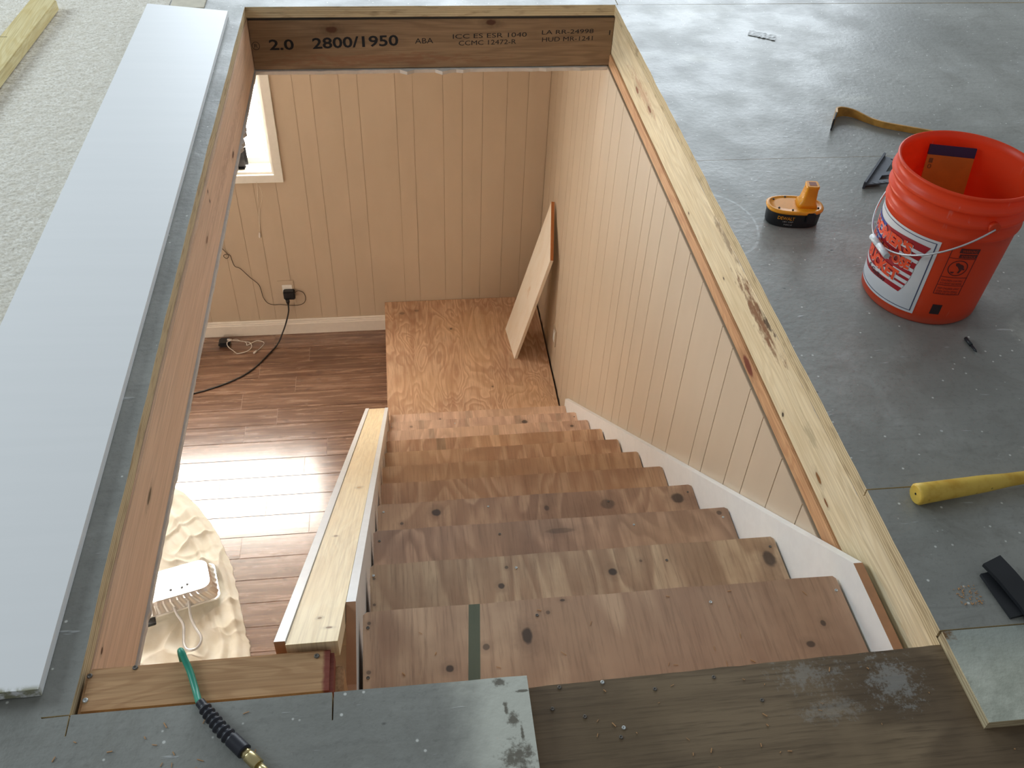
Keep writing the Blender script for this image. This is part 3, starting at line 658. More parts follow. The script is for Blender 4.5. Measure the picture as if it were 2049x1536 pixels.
obj('panel', bm, [LBM, plain('orange_board_edge', srgb(190, 120, 66), 0.7)], lb)

# ------------------------------------------------------------------ outlets, plugs and cords downstairs
ou = thing('wall_outlet', 'double wall outlet with beige cover plate on the back wall', 'outlet', (-.71, YW, -2.17))
obj('cover_plate', box((-.757, YW-.006, -2.252), (-.662, YW-.0003, -2.085), 0.002), PANEL, ou)
obj('receptacle', box((-.733, YW-.010, -2.228), (-.674, YW-.0061, -2.115), 0.0015), OUTLETW, ou)
ad = thing('power_adapter', 'black plug adapter with thin cord pushed into the back wall outlet', 'adapter', (-.70, YW-.03, -2.17))
obj('body', box((-.727, YW-.050, -2.200), (-.660, YW-.0105, -2.142), 0.005), BLACK, ad)
cy = YW-.008
thin = [(-.661, YW-.02, -2.165), (-.640, cy, -2.163), (-.612, cy, -2.178), (-.603, cy, -2.215), (-.615, cy, -2.255), (-.65, cy, -2.272), (-.70, cy, -2.272), (-.76, cy, -2.262), (-.80, cy, -2.262), (-.835, cy, -2.245), (-.855, cy, -2.20), (-.86, cy, -2.14), (-.870, cy, -2.10),
        (-.91, cy, -2.05), (-.955, cy, -1.985), (-.985, cy, -1.965), (-.995, cy, -1.92), (-.998, cy-.004, -1.885), (-1.018, cy-.01, -1.872), (-1.036, cy-.006, -1.885), (-1.02, cy-.012, -1.90), (-1.008, cy, -1.885), (-1.04, cy, -1.83), (-1.055, cy, -1.76), (-1.085, cy, -1.68), (-1.10, cy, -1.60), (-1.16, cy, -1.45), (-1.25, cy, -1.372)]
obj('thin_cord', tube(smooth_pts(thin, 5), 0.0018, 6), plain('dark_brown_cord', (0.05, 0.03, 0.02), 0.5), ad)
bc = thing('extension_cord', 'thick black extension cord running from the back wall outlet over the floor', 'cord', (-.72, YW-.03, -2.24))
obj('plug', tube([(-.705, YW-.058, -2.185), (-.705, YW-.056, -2.205), (-.706, YW-.054, -2.235)], [.012, .012, .005], 10), BLACK, bc)
thick = [(-.706, YW-.054, -2.235), (-.710, YW-.06, -2.28), (-.735, YW-.07, -2.36), (-.765, YW-.085, -2.43), (-.80, YW-.13, ZF+.012), (-.86, 4.39, ZF+.006), (-.93, 4.28, ZF+.005), (-1.02, 4.20, ZF+.005), (-1.15, 4.13, ZF+.005), (-1.30, 4.08, ZF+.005), (-1.6, 4.02, ZF+.005), (-2.0, 3.95, ZF+.005)]
obj('cord', tube(smooth_pts(thick, 6), 0.0048, 8), plain('black_rubber_cord', (0.012, 0.010, 0.010), 0.4), bc)
so = thing('wall_outlet', 'small white outlet on the right wall beside the landing', 'outlet', (XW, 3.93, -2.04))
obj('cover_plate', box((XW-.005, 3.895, -2.095), (XW-.0003, 3.970, -1.985), 0.0015), PANEL, so)
obj('receptacle', box((XW-.008, 3.915, -2.075), (XW-.0051, 3.950, -2.005), 0.001), OUTLETW, so)
ch = thing('charger', 'small black charger lying on the floor by the white baseboard', 'charger', (-1.115, 4.53, ZF))
obj('body', box((-1.155, 4.495, ZF+.0005), (-1.085, 4.565, ZF+.034), 0.010), BLACK, ch, Matrix.Identity(4))
uc = thing('usb_cable', 'coiled thin white cable lying on the black charger and floor', 'cable', (-1.03, 4.50, ZF))
pts = [(-1.085, 4.525, ZF+.040)]
for i in range(0, 22):
    a = 0.9-i*0.33; r = 0.075-0.0005*i
    pts.append((-1.03+r*math.cos(a)*(1.0 if i < 14 else 0.75), 4.495+0.058*math.sin(a), ZF+(.004+.036*max(0, -math.cos(a))**.7 if math.cos(a) < -0.3 else .004)))
pts += [(-.93, 4.55, ZF+.003), (-.885, 4.53, ZF+.003), (-.895, 4.49, ZF+.003), (-.925, 4.445, ZF+.004)]
CAB = plain('white_cable_plastic', (0.80, 0.74, 0.68), 0.4)
obj('cable', tube(smooth_pts(pts, 5), 0.0024, 6), CAB, uc)
obj('connector', tube([(-1.075, 4.523, ZF+.041), (-1.100, 4.527, ZF+.041)], .0062, 8), CAB, uc)
obj('connector', tube([(-.922, 4.450, ZF+.0065), (-.938, 4.428, ZF+.0065)], .0058, 8), CAB, uc)
bl = thing('blind_cord', 'thin pale blind pull cord with tassel hanging under the window', 'cord', (-.80, YW, -1.76))
CORDM = plain('pale_cord', (0.78, 0.70, 0.58), 0.6)
obj('cord', tube(smooth_pts([(-.775, YW-.022, -1.40), (-.778, YW-.020, -1.45), (-.795, YW-.006, -1.60), (-.808, YW-.006, -1.735)], 4), .0014, 5), CORDM, bl)
obj('cord', tube(smooth_pts([(-.765, YW-.021, -1.42), (-.760, YW-.006, -1.50), (-.790, YW-.006, -1.60), (-.806, YW-.006, -1.735)], 4), .0011, 5), CORDM, bl)
obj('tassel', tube([(-.809, YW-.009, -1.735), (-.810, YW-.010, -1.748), (-.812, YW-.010, -1.768)], [.003, .0065, .0075], 10), CAB, bl)
wo = thing('sill_box', 'small dark grey rounded box standing on the window sill', 'box', (-.86, YW+.06, WZ0+.012))
obj('body', box((-.945, YW+.035, WZ0+.0125), (-.815, YW+.075, WZ0+.150), 0.016), plain('dark_grey_plastic', (0.035, 0.035, 0.04), 0.4), wo)
obj('foot', box((-.925, YW+.028, WZ0+.0122), (-.835, YW+.085, WZ0+.018), 0.002), BLACK, wo)

# ------------------------------------------------------------------ drop cloth with folds
bnd = [(-.775, 2.20), (-.778, 2.36), (-.800, 2.44), (-.845, 2.60), (-.885, 2.76), (-.935, 2.90), (-1.00, 3.04), (-1.08, 3.17), (-1.20, 3.32), (-1.40, 3.45), (-1.75, 3.45), (-2.1, 3.2), (-2.25, 2.8), (-2.2, 2.3), (-2.0, 1.95), (-1.5, 1.80), (-1.05, 1.86), (-.84, 2.02)]
def sample_closed(P, n):
    P = [Vector((*p, 0)) for p in P]; m = len(P); out = []
    for i in range(n):
        s = i/n*m; j = int(s); t = s-j; a, b, c, d = P[(j-1) % m], P[j], P[(j+1) % m], P[(j+2) % m]
        out.append(0.5*((2*b)+(c-a)*t+(2*a-5*b+4*c-d)*t*t+(3*b-a-3*c+d)*t**3))
    return out
NB, NR = 420, 150
B = sample_closed(bnd, NB); ctr = Vector((-1.35, 2.62, 0))
V = np.zeros((NB*NR, 3)); k = 0
def cloth_h(x, y, s, a):
    p = Vector((x*3.0, y*3.0, 0.7))
    q = Vector((x+0.25*mnoise.noise(p), y+0.25*mnoise.noise(p+Vector((9, 2, 1))), 0))
    h = 0
    for ang, f, w, off in ((0.55, 3.2, 0.024, 0), (1.75, 3.8, 0.020, 5), (2.6, 5.5, 0.014, 9), (1.15, 8.0, 0.007, 15)):
        u = q.x*math.cos(ang)+q.y*math.sin(ang); vv = -q.x*math.sin(ang)+q.y*math.cos(ang)
        n = mnoise.noise(Vector((u*f, vv*f*0.12, off)))
        h += w*(1-min(1, abs(n)*5.0))**2
    # long hems that follow the right edge
    for dist, w, hh in ((0.055, 0.020, 0.014), (0.13, 0.018, 0.022), (0.235, 0.022, 0.016)):
        dd = (1-s)*0.55+0.02*mnoise.noise(Vector((a*9, dist*40, 0)))
        h += hh*math.exp(-((dd-dist)/w)**2)
    edge = min(1, (1-s)*14)
    dl = math.hypot((x+1.125)/1.25, y-2.67); h *= min(1, max(0.12, (dl-0.10)/0.10))   # pressed flat under the work light
    return 0.0025+h*edge*0.95+0.002*mnoise.noise(Vector((x*16, y*16, 3)))*edge
for j in range(NR):
    s = (j+1)/NR
    for i in range(NB):
        p = ctr.lerp(B[i], s)
        if s > 0.9: p = p+(B[i]-ctr).normalized()*0.012*mnoise.noise(Vector((i*0.12, 3, 0)))*(s-0.9)*10
        V[k] = (p.x, p.y, ZF+max(0.0012, cloth_h(p.x, p.y, s, i/NB))); k += 1
F = [(j*NB+i, j*NB+(i+1) % NB, (j+1)*NB+(i+1) % NB, (j+1)*NB+i) for j in range(NR-1) for i in range(NB)]
me = bpy.data.meshes.new('drop_cloth'); me.from_pydata(V.tolist(), [], F + [tuple(range(NB))[::-1]]); me.materials.append(CANVAS)
for p in me.polygons: p.use_smooth = True
dc = bpy.data.objects.new('drop_cloth', me); C.objects.link(dc)
tag(dc, 'crumpled unbleached canvas drop cloth on the laminate floor', 'drop cloth')
md = dc.modifiers.new('thickness', 'SOLIDIFY'); md.thickness = 0.0012; md.offset = 1

# work light lying on the cloth
wk = thing('work_light', 'shiny aluminium work light lying face down on the canvas cloth', 'lamp', (-1.10, 2.68, ZF+.06), math.radians(15.5))
wl_x = Matrix.Translation((-1.125, 2.680, ZF+.058)) @ Matrix.Rotation(math.radians(15.5), 4, 'Z') @ Matrix.Rotation(math.radians(-9), 4, 'X') @ Matrix.Translation((0, 0, -ZF-.058))
def rrect(w, h, r, n=5):
    out = []
    for cx, cy, a0 in ((w/2-r, h/2-r, 0), (-w/2+r, h/2-r, 90), (-w/2+r, -h/2+r, 180), (w/2-r, -h/2+r, 270)):
        for i in range(n+1):
            a = math.radians(a0+90*i/n); out.append((cx+r*math.cos(a), cy+r*math.sin(a)))
    return out
def loft(loops, mi=0):
    bm = bmesh.new(); rings = [[bm.verts.new((x, y, z)) for x, y in l] for l, z in loops]; n = len(rings[0])
    for a, b in zip(rings, rings[1:]):
        for i in range(n): f = bm.faces.new([a[i], a[(i+1) % n], b[(i+1) % n], b[i]])
    bm.faces.new(rings[-1]); bm.faces.new(rings[0][::-1]); return bm
def ribbed(w, h, r, amp):
    base = rrect(w, h, r, 3); out = []; n = 120
    per = [(Vector(base[i]), Vector(base[(i+1) % len(base)])) for i in range(len(base))]; L = sum((b-a).length for a, b in per); s = 0; seg = 0; acc = 0
    for i in range(n):
        target = L*i/n
        while acc+(per[seg][1]-per[seg][0]).length < target: acc += (per[seg][1]-per[seg][0]).length; seg += 1
        a, b = per[seg]; p = a.lerp(b, (target-acc)/(b-a).length); nn = Vector((b-a)).normalized(); nn = Vector((nn.y, -nn.x))
        out.append(tuple(p+nn*amp*(1 if (i//2) % 2 else 0)))
    return out
zb = ZF+0.056
obj('reflector', loft([(ribbed(.335, .232, .03, .004), zb-.002), (ribbed(.305, .205, .045, .003), zb+.040), (ribbed(.287, .187, .045, .001), zb+.052)]), SHINY, wk, wl_x)
obj('back_plate', loft([(rrect(.290, .190, .045), zb+.0525), (rrect(.296, .196, .045), zb+.056), (rrect(.292, .192, .045), zb+.060)]), SHINY, wk, wl_x)
obj('rim', loft([(rrect(.350, .246, .03), zb-.012), (rrect(.350, .246, .03), zb-.0025)]), SHINY, wk, wl_x)
for px in (-.03, .045, .02): obj('rivet', disc((px, -.062+abs(px)*.4, zb+.061), .006, .003), ALU, wk, wl_x)
hz = ZF+.075
hp = [(-1.140, 2.600, zb+.030), (-1.112, 2.535, hz-.002), (-1.078, 2.482, hz-.012), (-1.068, 2.42, hz-.015), (-1.060, 2.378, hz-.015), (-1.040, 2.350, hz-.015), (-1.008, 2.352, hz-.015), (-.990, 2.378, hz-.015), (-.992, 2.415, hz-.015), (-1.022, 2.462, hz-.012), (-1.045, 2.51, hz-.004), (-1.055, 2.55, hz+.004), (-1.065, 2.605, zb+.034)]
obj('handle', tube(smooth_pts(hp, 6), 0.0065, 10), WIRE, wk)
obj('clamp_foot', box((-.19, -.16, ZF+.034), (-.12, -.12, ZF+.048), 0.003), BLACK, wk, wl_x)

# ------------------------------------------------------------------ upper floor furnishings: carpet, boards
step = 0.0042
def vnoise(shape, cell, rng):
    h, w = shape; gh, gw = int(h/cell)+3, int(w/cell)+3; g = rng.random((gh, gw))
    yy = np.arange(h)/cell; xx = np.arange(w)/cell; yi = yy.astype(int); xi = xx.astype(int); fy = (yy-yi)[:, None]; fx = (xx-xi)[None]
    fy = fy*fy*(3-2*fy); fx = fx*fx*(3-2*fx)
    a = g[np.ix_(yi, xi)]; b = g[np.ix_(yi, xi+1)]; c = g[np.ix_(yi+1, xi)]; d = g[np.ix_(yi+1, xi+1)]
    return (a*(1-fx)+b*fx)*(1-fy)+(c*(1-fx)+d*fx)*fy
cx0, cx1, cy0, cy1 = -1.55, -0.776, 0.9, 4.3
nx, ny = int((cx1-cx0)/step), int((cy1-cy0)/step)
rng = np.random.default_rng(3)
hgt = 0.0026*vnoise((ny, nx), 1.3, rng)+0.0008*vnoise((ny, nx), 4, rng)+0.001*vnoise((ny, nx), 16, rng)+0.0015
xs = np.linspace(cx0, cx1, nx); ys = np.linspace(cy0, cy1, ny)
X, Y = np.meshgrid(xs, ys); X = X+rng.normal(0, .0008, X.shape); Y = Y+rng.normal(0, .0008, X.shape)
edgef = np.clip((cx1-X)/0.02, 0.1, 1)
co = np.stack([X, Y, 0.001+hgt*edgef], -1).reshape(-1, 3)
idx = (np.arange(ny-1)[:, None]*nx+np.arange(nx-1)[None]).ravel(); quads = np.stack([idx, idx+1, idx+nx+1, idx+nx], 1)
me = bpy.data.meshes.new('carpet'); me.vertices.add(len(co)); me.vertices.foreach_set('co', co.astype(np.float32).ravel())
me.loops.add(quads.size); me.loops.foreach_set('vertex_index', quads.ravel().astype(np.int32))
me.polygons.add(len(quads)); me.polygons.foreach_set('loop_start', np.arange(0, quads.size, 4, dtype=np.int32)); me.update(calc_edges=True); me.validate()
me.polygons.foreach_set('use_smooth', np.ones(len(me.polygons), bool)); me.materials.append(CARPET)
cp = bpy.data.objects.new('carpet', me); C.objects.link(cp); tag(cp, 'beige looped carpet left of the opening', 'carpet'); cp['kind'] = 'stuff'
cp2 = obj('carpet', box((-3.2, -1.0, 0.0005), (-1.551, 7.0, 0.006)), CARPET); tag(cp2, 'beige carpet stretch farther left, beyond the visible pile', 'carpet'); cp2['kind'] = 'stuff'
ts = thing('tack_strip', 'short pale strip of wood at the carpet edge behind the white board', 'strip', (-.70, 3.6, 0))
obj('strip', box((-.770, 3.395, 0.0004), (-.652, 3.9, 0.006), 0.001), plain('pale_beige_strip', srgb(206, 198, 178), 0.8), ts)

wbd = thing('white_board', 'long white board lying along the left side of the opening', 'board', (-.70, 2.05, 0.0))
bx = Matrix.Translation((-.560, 0, 0.0008)) @ Matrix.Rotation(math.radians(1.9), 4, 'Y')
bm = bmesh.new(); rg = random.Random(2)
near = [(-.282+.282*i/14, .752+rg.uniform(0, .004)) for i in range(15)]
add_prism(bm, near + [(0, 3.325), (-.276, 3.372)], 'xy', 0.0, 0.019)
obj('plank', bm, WHITEBD, wbd, bx)

pl = thing('pine_offcut', 'yellowish two by four lying on the carpet at far left', 'board', (-1.15, 3.0, 0.007))
px = Matrix.Translation((-1.178, 3.376, 0.007)) @ Matrix.Rotation(math.radians(-2.6), 4, 'Z')
obj('board', box((-.044, -1.3, 0), (.044, 0, .036), 0.003), YELLOWPINE, pl, px)
obj('pencil_mark', box((-.045, -.318, .0362), (-.018, -.3165, .0364)), INK, pl, px)

# ------------------------------------------------------------------ orange bucket
BC = (1.205, 1.622); RB, RTP, HB = .1297, .144, .337
bk = thing('bucket', 'orange plastic bucket with flag label and wire handle on the grey floor', 'bucket', (BC[0], BC[1], 0))
rad = lambda z: RB+(.1415-RB)*z/.30
prof = [(0.0, .012), (.115, .012), (.118, .002), (RB-.004, .0008), (RB, .006), (rad(.05), .05), (rad(.10), .10), (rad(.15), .15), (rad(.20), .20), (rad(.228), .228), (rad(.232)+.004, .232), (rad(.24)+.0045, .236), (rad(.24)+.004, .240), (rad(.24)+.001, .244), (rad(.262), .262), (rad(.266)+.006, .266), (rad(.27)+.007, .271), (rad(.27)+.006, .276), (rad(.28)+.001, .280), (rad(.295), .298), (.149, .300), (.1505, .304), (.1495, .309), (.1455, .312), (.1435, .330), (.147, .332), (.1475, .3365), (.1445, .3385), (.1405, .3365), (.1395, .32), (.1375, .28), (.133, .15), (.1275, .03), (.12, .017), (0.0, .016)]
bm = bmesh.new(); add_lathe(bm, [(max(r, .0005), z) for r, z in prof], (*BC, 0), 96)
obj('body', bm, ORANGE, bk)
def wrap(ang, z, e=0.0008):
    r = rad(z)+e; a = math.radians(ang); return (BC[0]+r*math.cos(a), BC[1]+r*math.sin(a), z)
def patch(a0, a1, z0, z1, e, top=None, bot=None, n=28, m=8):
    """curved sheet between angles a0,a1; top/bot are functions of t giving z"""
    bm = bmesh.new(); g = []
    for i in range(n+1):
        t = i/n; za = bot(t) if bot else z0; zb_ = top(t) if top else z1
        g.append([bm.verts.new(wrap(a0+(a1-a0)*t, za+(zb_-za)*j/m, e)) for j in range(m+1)])
    for i in range(n):
        for j in range(m): f = bm.faces.new([g[i][j], g[i+1][j], g[i+1][j+1], g[i][j+1]]); f.smooth = True
    return bm
LABW = plain('label_white', (0.68, 0.68, 0.70), 0.35, var=0.01, bs=0); NAVY = plain('label_navy', (0.02, 0.03, 0.10), 0.4, bs=0); FLAGR = plain('label_crimson', (0.36, 0.012, 0.02), 0.35, bs=0)
FLAGB = plain('label_blue', (0.03, 0.05, 0.30), 0.35, bs=0); LETT = plain('label_orange_letters', (0.80, 0.075, 0.02), 0.35, bs=0); WARNB = plain('warning_black', (0.10, 0.012, 0.012), 0.5, bs=0); DARKP = plain('dark_print', (0.03, 0.012, 0.014), 0.5, bs=0)
lab = obj('label', patch(-123, -217, .024, .219, .0007), LABW, bk); lab['label'] = 'white paper label with a waving flag'
# thin navy border
bmb = bmesh.new()
for (a0, a1, z0, z1) in ((-126.0, -214.0, .2115, .2130), (-126.0, -214.0, .0300, .0315), (-126.0, -126.8, .030, .213), (-213.2, -214.0, .030, .213)):
    b2 = patch(a0, a1, z0, z1, .0012, n=24, m=4); me_ = bpy.data.meshes.new('x'); b2.to_mesh(me_); b2.free(); bmb.from_mesh(me_); bpy.data.meshes.remove(me_)
obj('label_border', bmb, NAVY, lab)
# flag: crimson field with curved ends, white wavy stripes, blue canton with stars
def fa(t, z):   # curved right end of the flag: nearer the middle at mid height
    s = (z-.13)/.065; right = -136.5+6.5*s*abs(s); return right+(-210-right)*t
def flag_patch(zb_, zt, t0, t1, e, wav=0.004):
    bm = bmesh.new(); n, m = 30, 4; g = []
    for i in range(n+1):
        t = t0+(t1-t0)*i/n; row_ = []
        for j in range(m+1):
            z = zb_+(zt-zb_)*j/m; zz = z+wav*math.sin(t*5.5+0.4)-wav*0.4
            row_.append(bm.verts.new(wrap(fa(t, z), zz, e)))
        g.append(row_)
    for i in range(n):
        for j in range(m): bm.faces.new([g[i][j], g[i+1][j], g[i+1][j+1], g[i][j+1]])
    return bm
bmf = bmesh.new()
for j in range(8):
    z0 = .066+j*.0165; b2 = flag_patch(z0, z0+.0165, 0, 1, .0013); me_ = bpy.data.meshes.new('x'); b2.to_mesh(me_); b2.free(); bmf.from_mesh(me_); bpy.data.meshes.remove(me_)
fl = obj('flag', bmf, FLAGR, lab)
for z0, t1 in ((.172, .36), (.150, .26), (.126, .24), (.108, .26), (.092, .40), (.078, 1.0)):
    obj('stripe', flag_patch(z0, z0+.0085, 0.0, t1, .0017), LABW, lab)
obj('canton', flag_patch(.135, .198, .62, 1.0, .0018), FLAGB, lab)
bm = bmesh.new()
for i in range(9):
    for j in range(5):
        t = .645+.042*i; z = .143+.0115*j; cz = wrap(fa(t, z), z+.004*math.sin(t*5.5+.4)-.0016, .0022)
        tang = Vector((-(cz[1]-BC[1]), cz[0]-BC[0], 0)).normalized(); vs_ = []
        for q in range(10):
            r = .0042 if q % 2 == 0 else .0018; a = PI/2+q*PI/5; vs_.append(bm.verts.new(Vector(cz)+tang*r*math.cos(a)+Vector((0, 0, r*math.sin(a)))))
        bm.faces.new(vs_)
obj('stars', bm, LABW, lab)
def btext(s, a0, a1, z0, z1, mat, e, slope=0.0, bold=0.0, shear=0.0, par=lab, nm='lettering'):
    vs, fs = text_verts(s, 0.03, 1.0, shear, bold, fit=(0, 1, z0, z1)); bm = bmesh.new()
    add_text(bm, vs, fs, lambda x, y: wrap(a0+(a1-a0)*x, y+slope*(x-.5), e)); return obj(nm, bm, mat, par)
for (s, a0, a1, z0, z1, sp) in (("HOMER'S", -203, -144, .160, .190, .006), ('ALL-PURPOSE', -207, -141, .126, .152, .004), ('BUCKET', -198, -148, .088, .118, -.004)):
    btext(s, a0+.6, a1+.6, z0-.0015, z1-.0005, LABW, .0024, sp, .0012); btext(s, a0, a1, z0, z1, LETT, .0030, sp, .0016)
btext('5 Gallon', -188, -160, .069, .081, DARKP, .0030, -.001, .0002, .3)
# warning panel printed on the side
wn = bmesh.new()
def addp(b, *a, **k_):
    b2 = patch(*a, **k_); me_ = bpy.data.meshes.new('x'); b2.to_mesh(me_); b2.free(); b.from_mesh(me_); bpy.data.meshes.remove(me_)
for (a0, a1, z0, z1) in ((-113, -112.4, .090, .214), (-89.6, -89.0, .090, .214), (-113, -89, .090, .0912), (-113, -89, .187, .1883), (-113, -89, .137, .1383), (-113, -89, .115, .1162), (-106, -89, .202, .214), (-105, -89, .190, .1995)):
    addp(wn, a0, a1, z0, z1, .0007, n=8, m=2)
for i in range(32):
    a, b_ = 2*PI*i/32, 2*PI*(i+1)/32
    vv = []
    for rr_, q in ((.0185, a), (.0205, a), (.0205, b_), (.0185, b_)): vv.append(wn.verts.new(wrap(-101.5+math.degrees(rr_*math.cos(q)/.137), .163+rr_*math.sin(q), .0008)))
    wn.faces.new(vv)
# toppling child pictogram: head, body, limbs and the pail
def blob(b, pts): b.faces.new([b.verts.new(wrap(-101.5+math.degrees(x/.137), .163+z, .0009)) for x, z in pts])
blob(wn, [(-.008, .012), (-.003, .014), (.002, .011), (.008, .009), (.012, .004), (.010, -.002), (.004, -.004), (.001, .000), (-.002, .004), (-.006, .006)])
blob(wn, [(.010, .002), (.015, -.001), (.013, -.005), (.008, -.001)]); blob(wn, [(-.012, -.010), (-.004, -.010), (-.006, -.014), (-.011, -.014)]); blob(wn, [(.004, -.004), (.010, -.003), (.006, -.013), (.002, -.012)])
wp = obj('warning_print', wn, WARNB, bk)
for z, s in ((.129, 'CHILDREN CAN FALL'), (.121, 'INTO BUCKET AND DROWN'), (.107, 'KEEP CHILDREN AWAY'), (.099, 'EVEN WITH SMALL'), (.0925, 'AMOUNT OF LIQUID')): btext(s, -111, -91.5, z-.0025, z+.0025, WARNB, .0008, par=wp)
btext('WARNING', -104, -91, .2045, .2115, ORANGE, .0014, par=wp); btext('ADVERTENCIA', -103.5, -91, .192, .1975, ORANGE, .0014, par=wp)
bm = bmesh.new(); addp(bm, -108.5, -99.5, .034, .061, .0007, n=8, m=3); obj('printed_square', bm, DARKP, bk)
# bail
axv = Vector((math.cos(math.radians(-89.2)), math.sin(math.radians(-89.2)), 0)); frv = Vector((math.cos(math.radians(-179.2)), math.sin(math.radians(-179.2)), 0)); cc = Vector((*BC, .273))
bail = [cc+axv*.154*math.cos(a)+frv*.147*math.sin(a)-Vector((0, 0, 1))*.125*math.sin(a) for a in [PI*i/48 for i in range(49)]]
hb = obj('bail', tube(bail, .0021, 8), WIRE, bk)
obj('grip', tube([cc+axv*.154*math.cos(a)+frv*.164*math.sin(a)-Vector((0, 0, 1))*.125*math.sin(a) for a in [PI/2+PI*i/48*0.28 for i in range(-12, 13)]] if False else [cc+axv*s+frv*.150-Vector((0, 0, .126)) for s in (.056, .038, .014, .0135, .013, -.006, -.022)], [.0072, .0072, .0072, .0066, .0072, .0072, .0072], 14), plain('white_grip_plastic', (0.62, 0.66, 0.68), 0.4), hb)
for sgn in (1, -1):
    obj('ear', tube([cc+axv*sgn*.140, cc+axv*sgn*.152], .012, 14), ORANGE, bk)
# packet inside the bucket
pk = thing('packet', 'amber packet with dark blue top strip standing inside the orange bucket', 'packet', (1.25, 1.66, .02))
def inside(px_, z): pass
P0, P1 = Vector((1.183, 1.748, .315)), Vector((1.285, 1.727, .312))
dn = Vector((-.02, -.075, -.285))
nn = (P1-P0).cross(dn).normalized(); 
if nn.y > 0: nn = -nn
def slab(a, b, c_, d_, th_):
    bm = bmesh.new(); f = [bm.verts.new(p) for p in (a, b, c_, d_)]; g = [bm.verts.new(p-nn*th_) for p in (a, b, c_, d_)]
    bm.faces.new(f); bm.faces.new(g[::-1])
    for i in range(4): bm.faces.new([f[i], f[(i+1) % 4], g[(i+1) % 4], g[i]])
    bmesh.ops.recalc_face_normals(bm, faces=bm.faces[:]); return bm
obj('sleeve', slab(P0+dn*.075, P1+dn*.075, P1+dn, P0+dn, .004), plain('amber_plastic', srgb(205, 120, 40), 0.35), pk)
obj('top_strip', slab(P0, P1, P1+dn*.074, P0+dn*.074, .0045), plain('dark_blue_strip', (0.02, 0.02, 0.08), 0.4), pk)
for s_, o_ in (('1', .10), ('0', .145)):
    vs, fs = text_verts(s_, .03, fit=(.06, .14, o_, o_+.035)); bm = bmesh.new(); ex = (P1-P0)
    add_text(bm, vs, fs, lambda x, y: tuple(P0+ex*x+dn*y+nn*.0008)); obj('printed_mark', bm, plain('brown_print', (0.2, 0.08, 0.02), 0.5), pk)

# ------------------------------------------------------------------ cordless battery
bt = thing('battery_pack', 'yellow and black cordless tool battery standing on the grey floor', 'battery', (1.01, 1.965, 0), math.radians(-7))
bt_x = Matrix.Translation((1.003, 1.938, 0)) @ Matrix.Rotation(math.radians(-8), 4, 'Z') @ Matrix.Diagonal((1, 1, .88, 1))
def stadium(w, h, n=14, sq=2.6):
    return [(w/2*math.copysign(abs(math.cos(a))**(2/sq), math.cos(a)), h/2*math.copysign(abs(math.sin(a))**(2/sq), math.sin(a))) for a in [2*PI*i/(4*n) for i in range(4*n)]]
def lf_(l, bev=True):
    bm = loft(l)
    for f in bm.faces:
        if len(f.verts) == 4: f.smooth = True
    return bm
YEL = plain('yellow_tool_plastic', srgb(236, 158, 32), 0.38)
obj('case', lf_([(stadium(.128, .070), .0005), (stadium(.134, .075), .004), (stadium(.138, .079), .045), (stadium(.138, .079), .047)]), BLACK, bt, bt_x)
obj('cover', lf_([(stadium(.143, .084), .0472), (stadium(.145, .086), .050), (stadium(.145, .086), .054), (stadium(.138, .080), .0565), (stadium(.128, .070), .0570), (stadium(.126, .068), .0555), (stadium(.10, .05), .0565)]), YEL, bt, bt_x)
post = Matrix.Translation((.022, .002, 0))
obj('post', lf_([([(x+.006, y) for x, y in stadium(.054, .048, 8, 5)], .0550), ([(x+.006, y) for x, y in stadium(.044, .042, 8, 5)], .068), ([(x+.007, y) for x, y in stadium(.038, .038, 8, 5)], .073), ([(x+.009, y) for x, y in stadium(.030, .030, 8, 6)], .112), ([(x+.009, y) for x, y in stadium(.032, .032, 8, 6)], .114), ([(x+.009, y) for x, y in stadium(.032, .032, 8, 6)], .121), ([(x+.009, y) for x, y in stadium(.030, .030, 8, 6)], .1225)]), YEL, bt, bt_x @ post)
obj('contact_socket', box((.022, -.009, .1226), (.040, .009, .1230)), plain('copper_contacts', (0.25, 0.06, 0.02), 0.5), bt, bt_x @ post @ Matrix.Translation((-.022+.0, 0, 0)))
obj('latch', box((.024, -.0445, .022), (.046, -.036, .0545), 0.002), BLACK, bt, bt_x)
for x, y in ((-.052, .018), (-.045, -.022), (.056, -.016), (-.02, .032), (-.012, -.031)): obj('screw', disc((x, y, .0572), .0026), BLACK, bt, bt_x)
def flat_text(s, x0, x1, z0, z1, yv, mat, par, xf, nm='lettering', bold=0.0):
    vs, fs = text_verts(s, .03, 1, 0, bold, fit=(x0, x1, z0, z1)); bm = bmesh.new(); add_text(bm, vs, fs, lambda x, y: (x, yv(x), y)); return obj(nm, bm, mat, par, xf)
sty = lambda x: -.0790/2*(1-abs(x/.0690)**2.6)**(1/2.6)-.0010
flat_text('DEWALT', -.046, -.004, .028, .0385, sty, YEL, bt, bt_x, bold=0.0003)
flat_text('18V XRP', -.032, -.006, .020, .0248, sty, SCREWL, bt, bt_x); flat_text('NiCd', -.028, -.008, .011, .0155, sty, SCREWL, bt, bt_x)

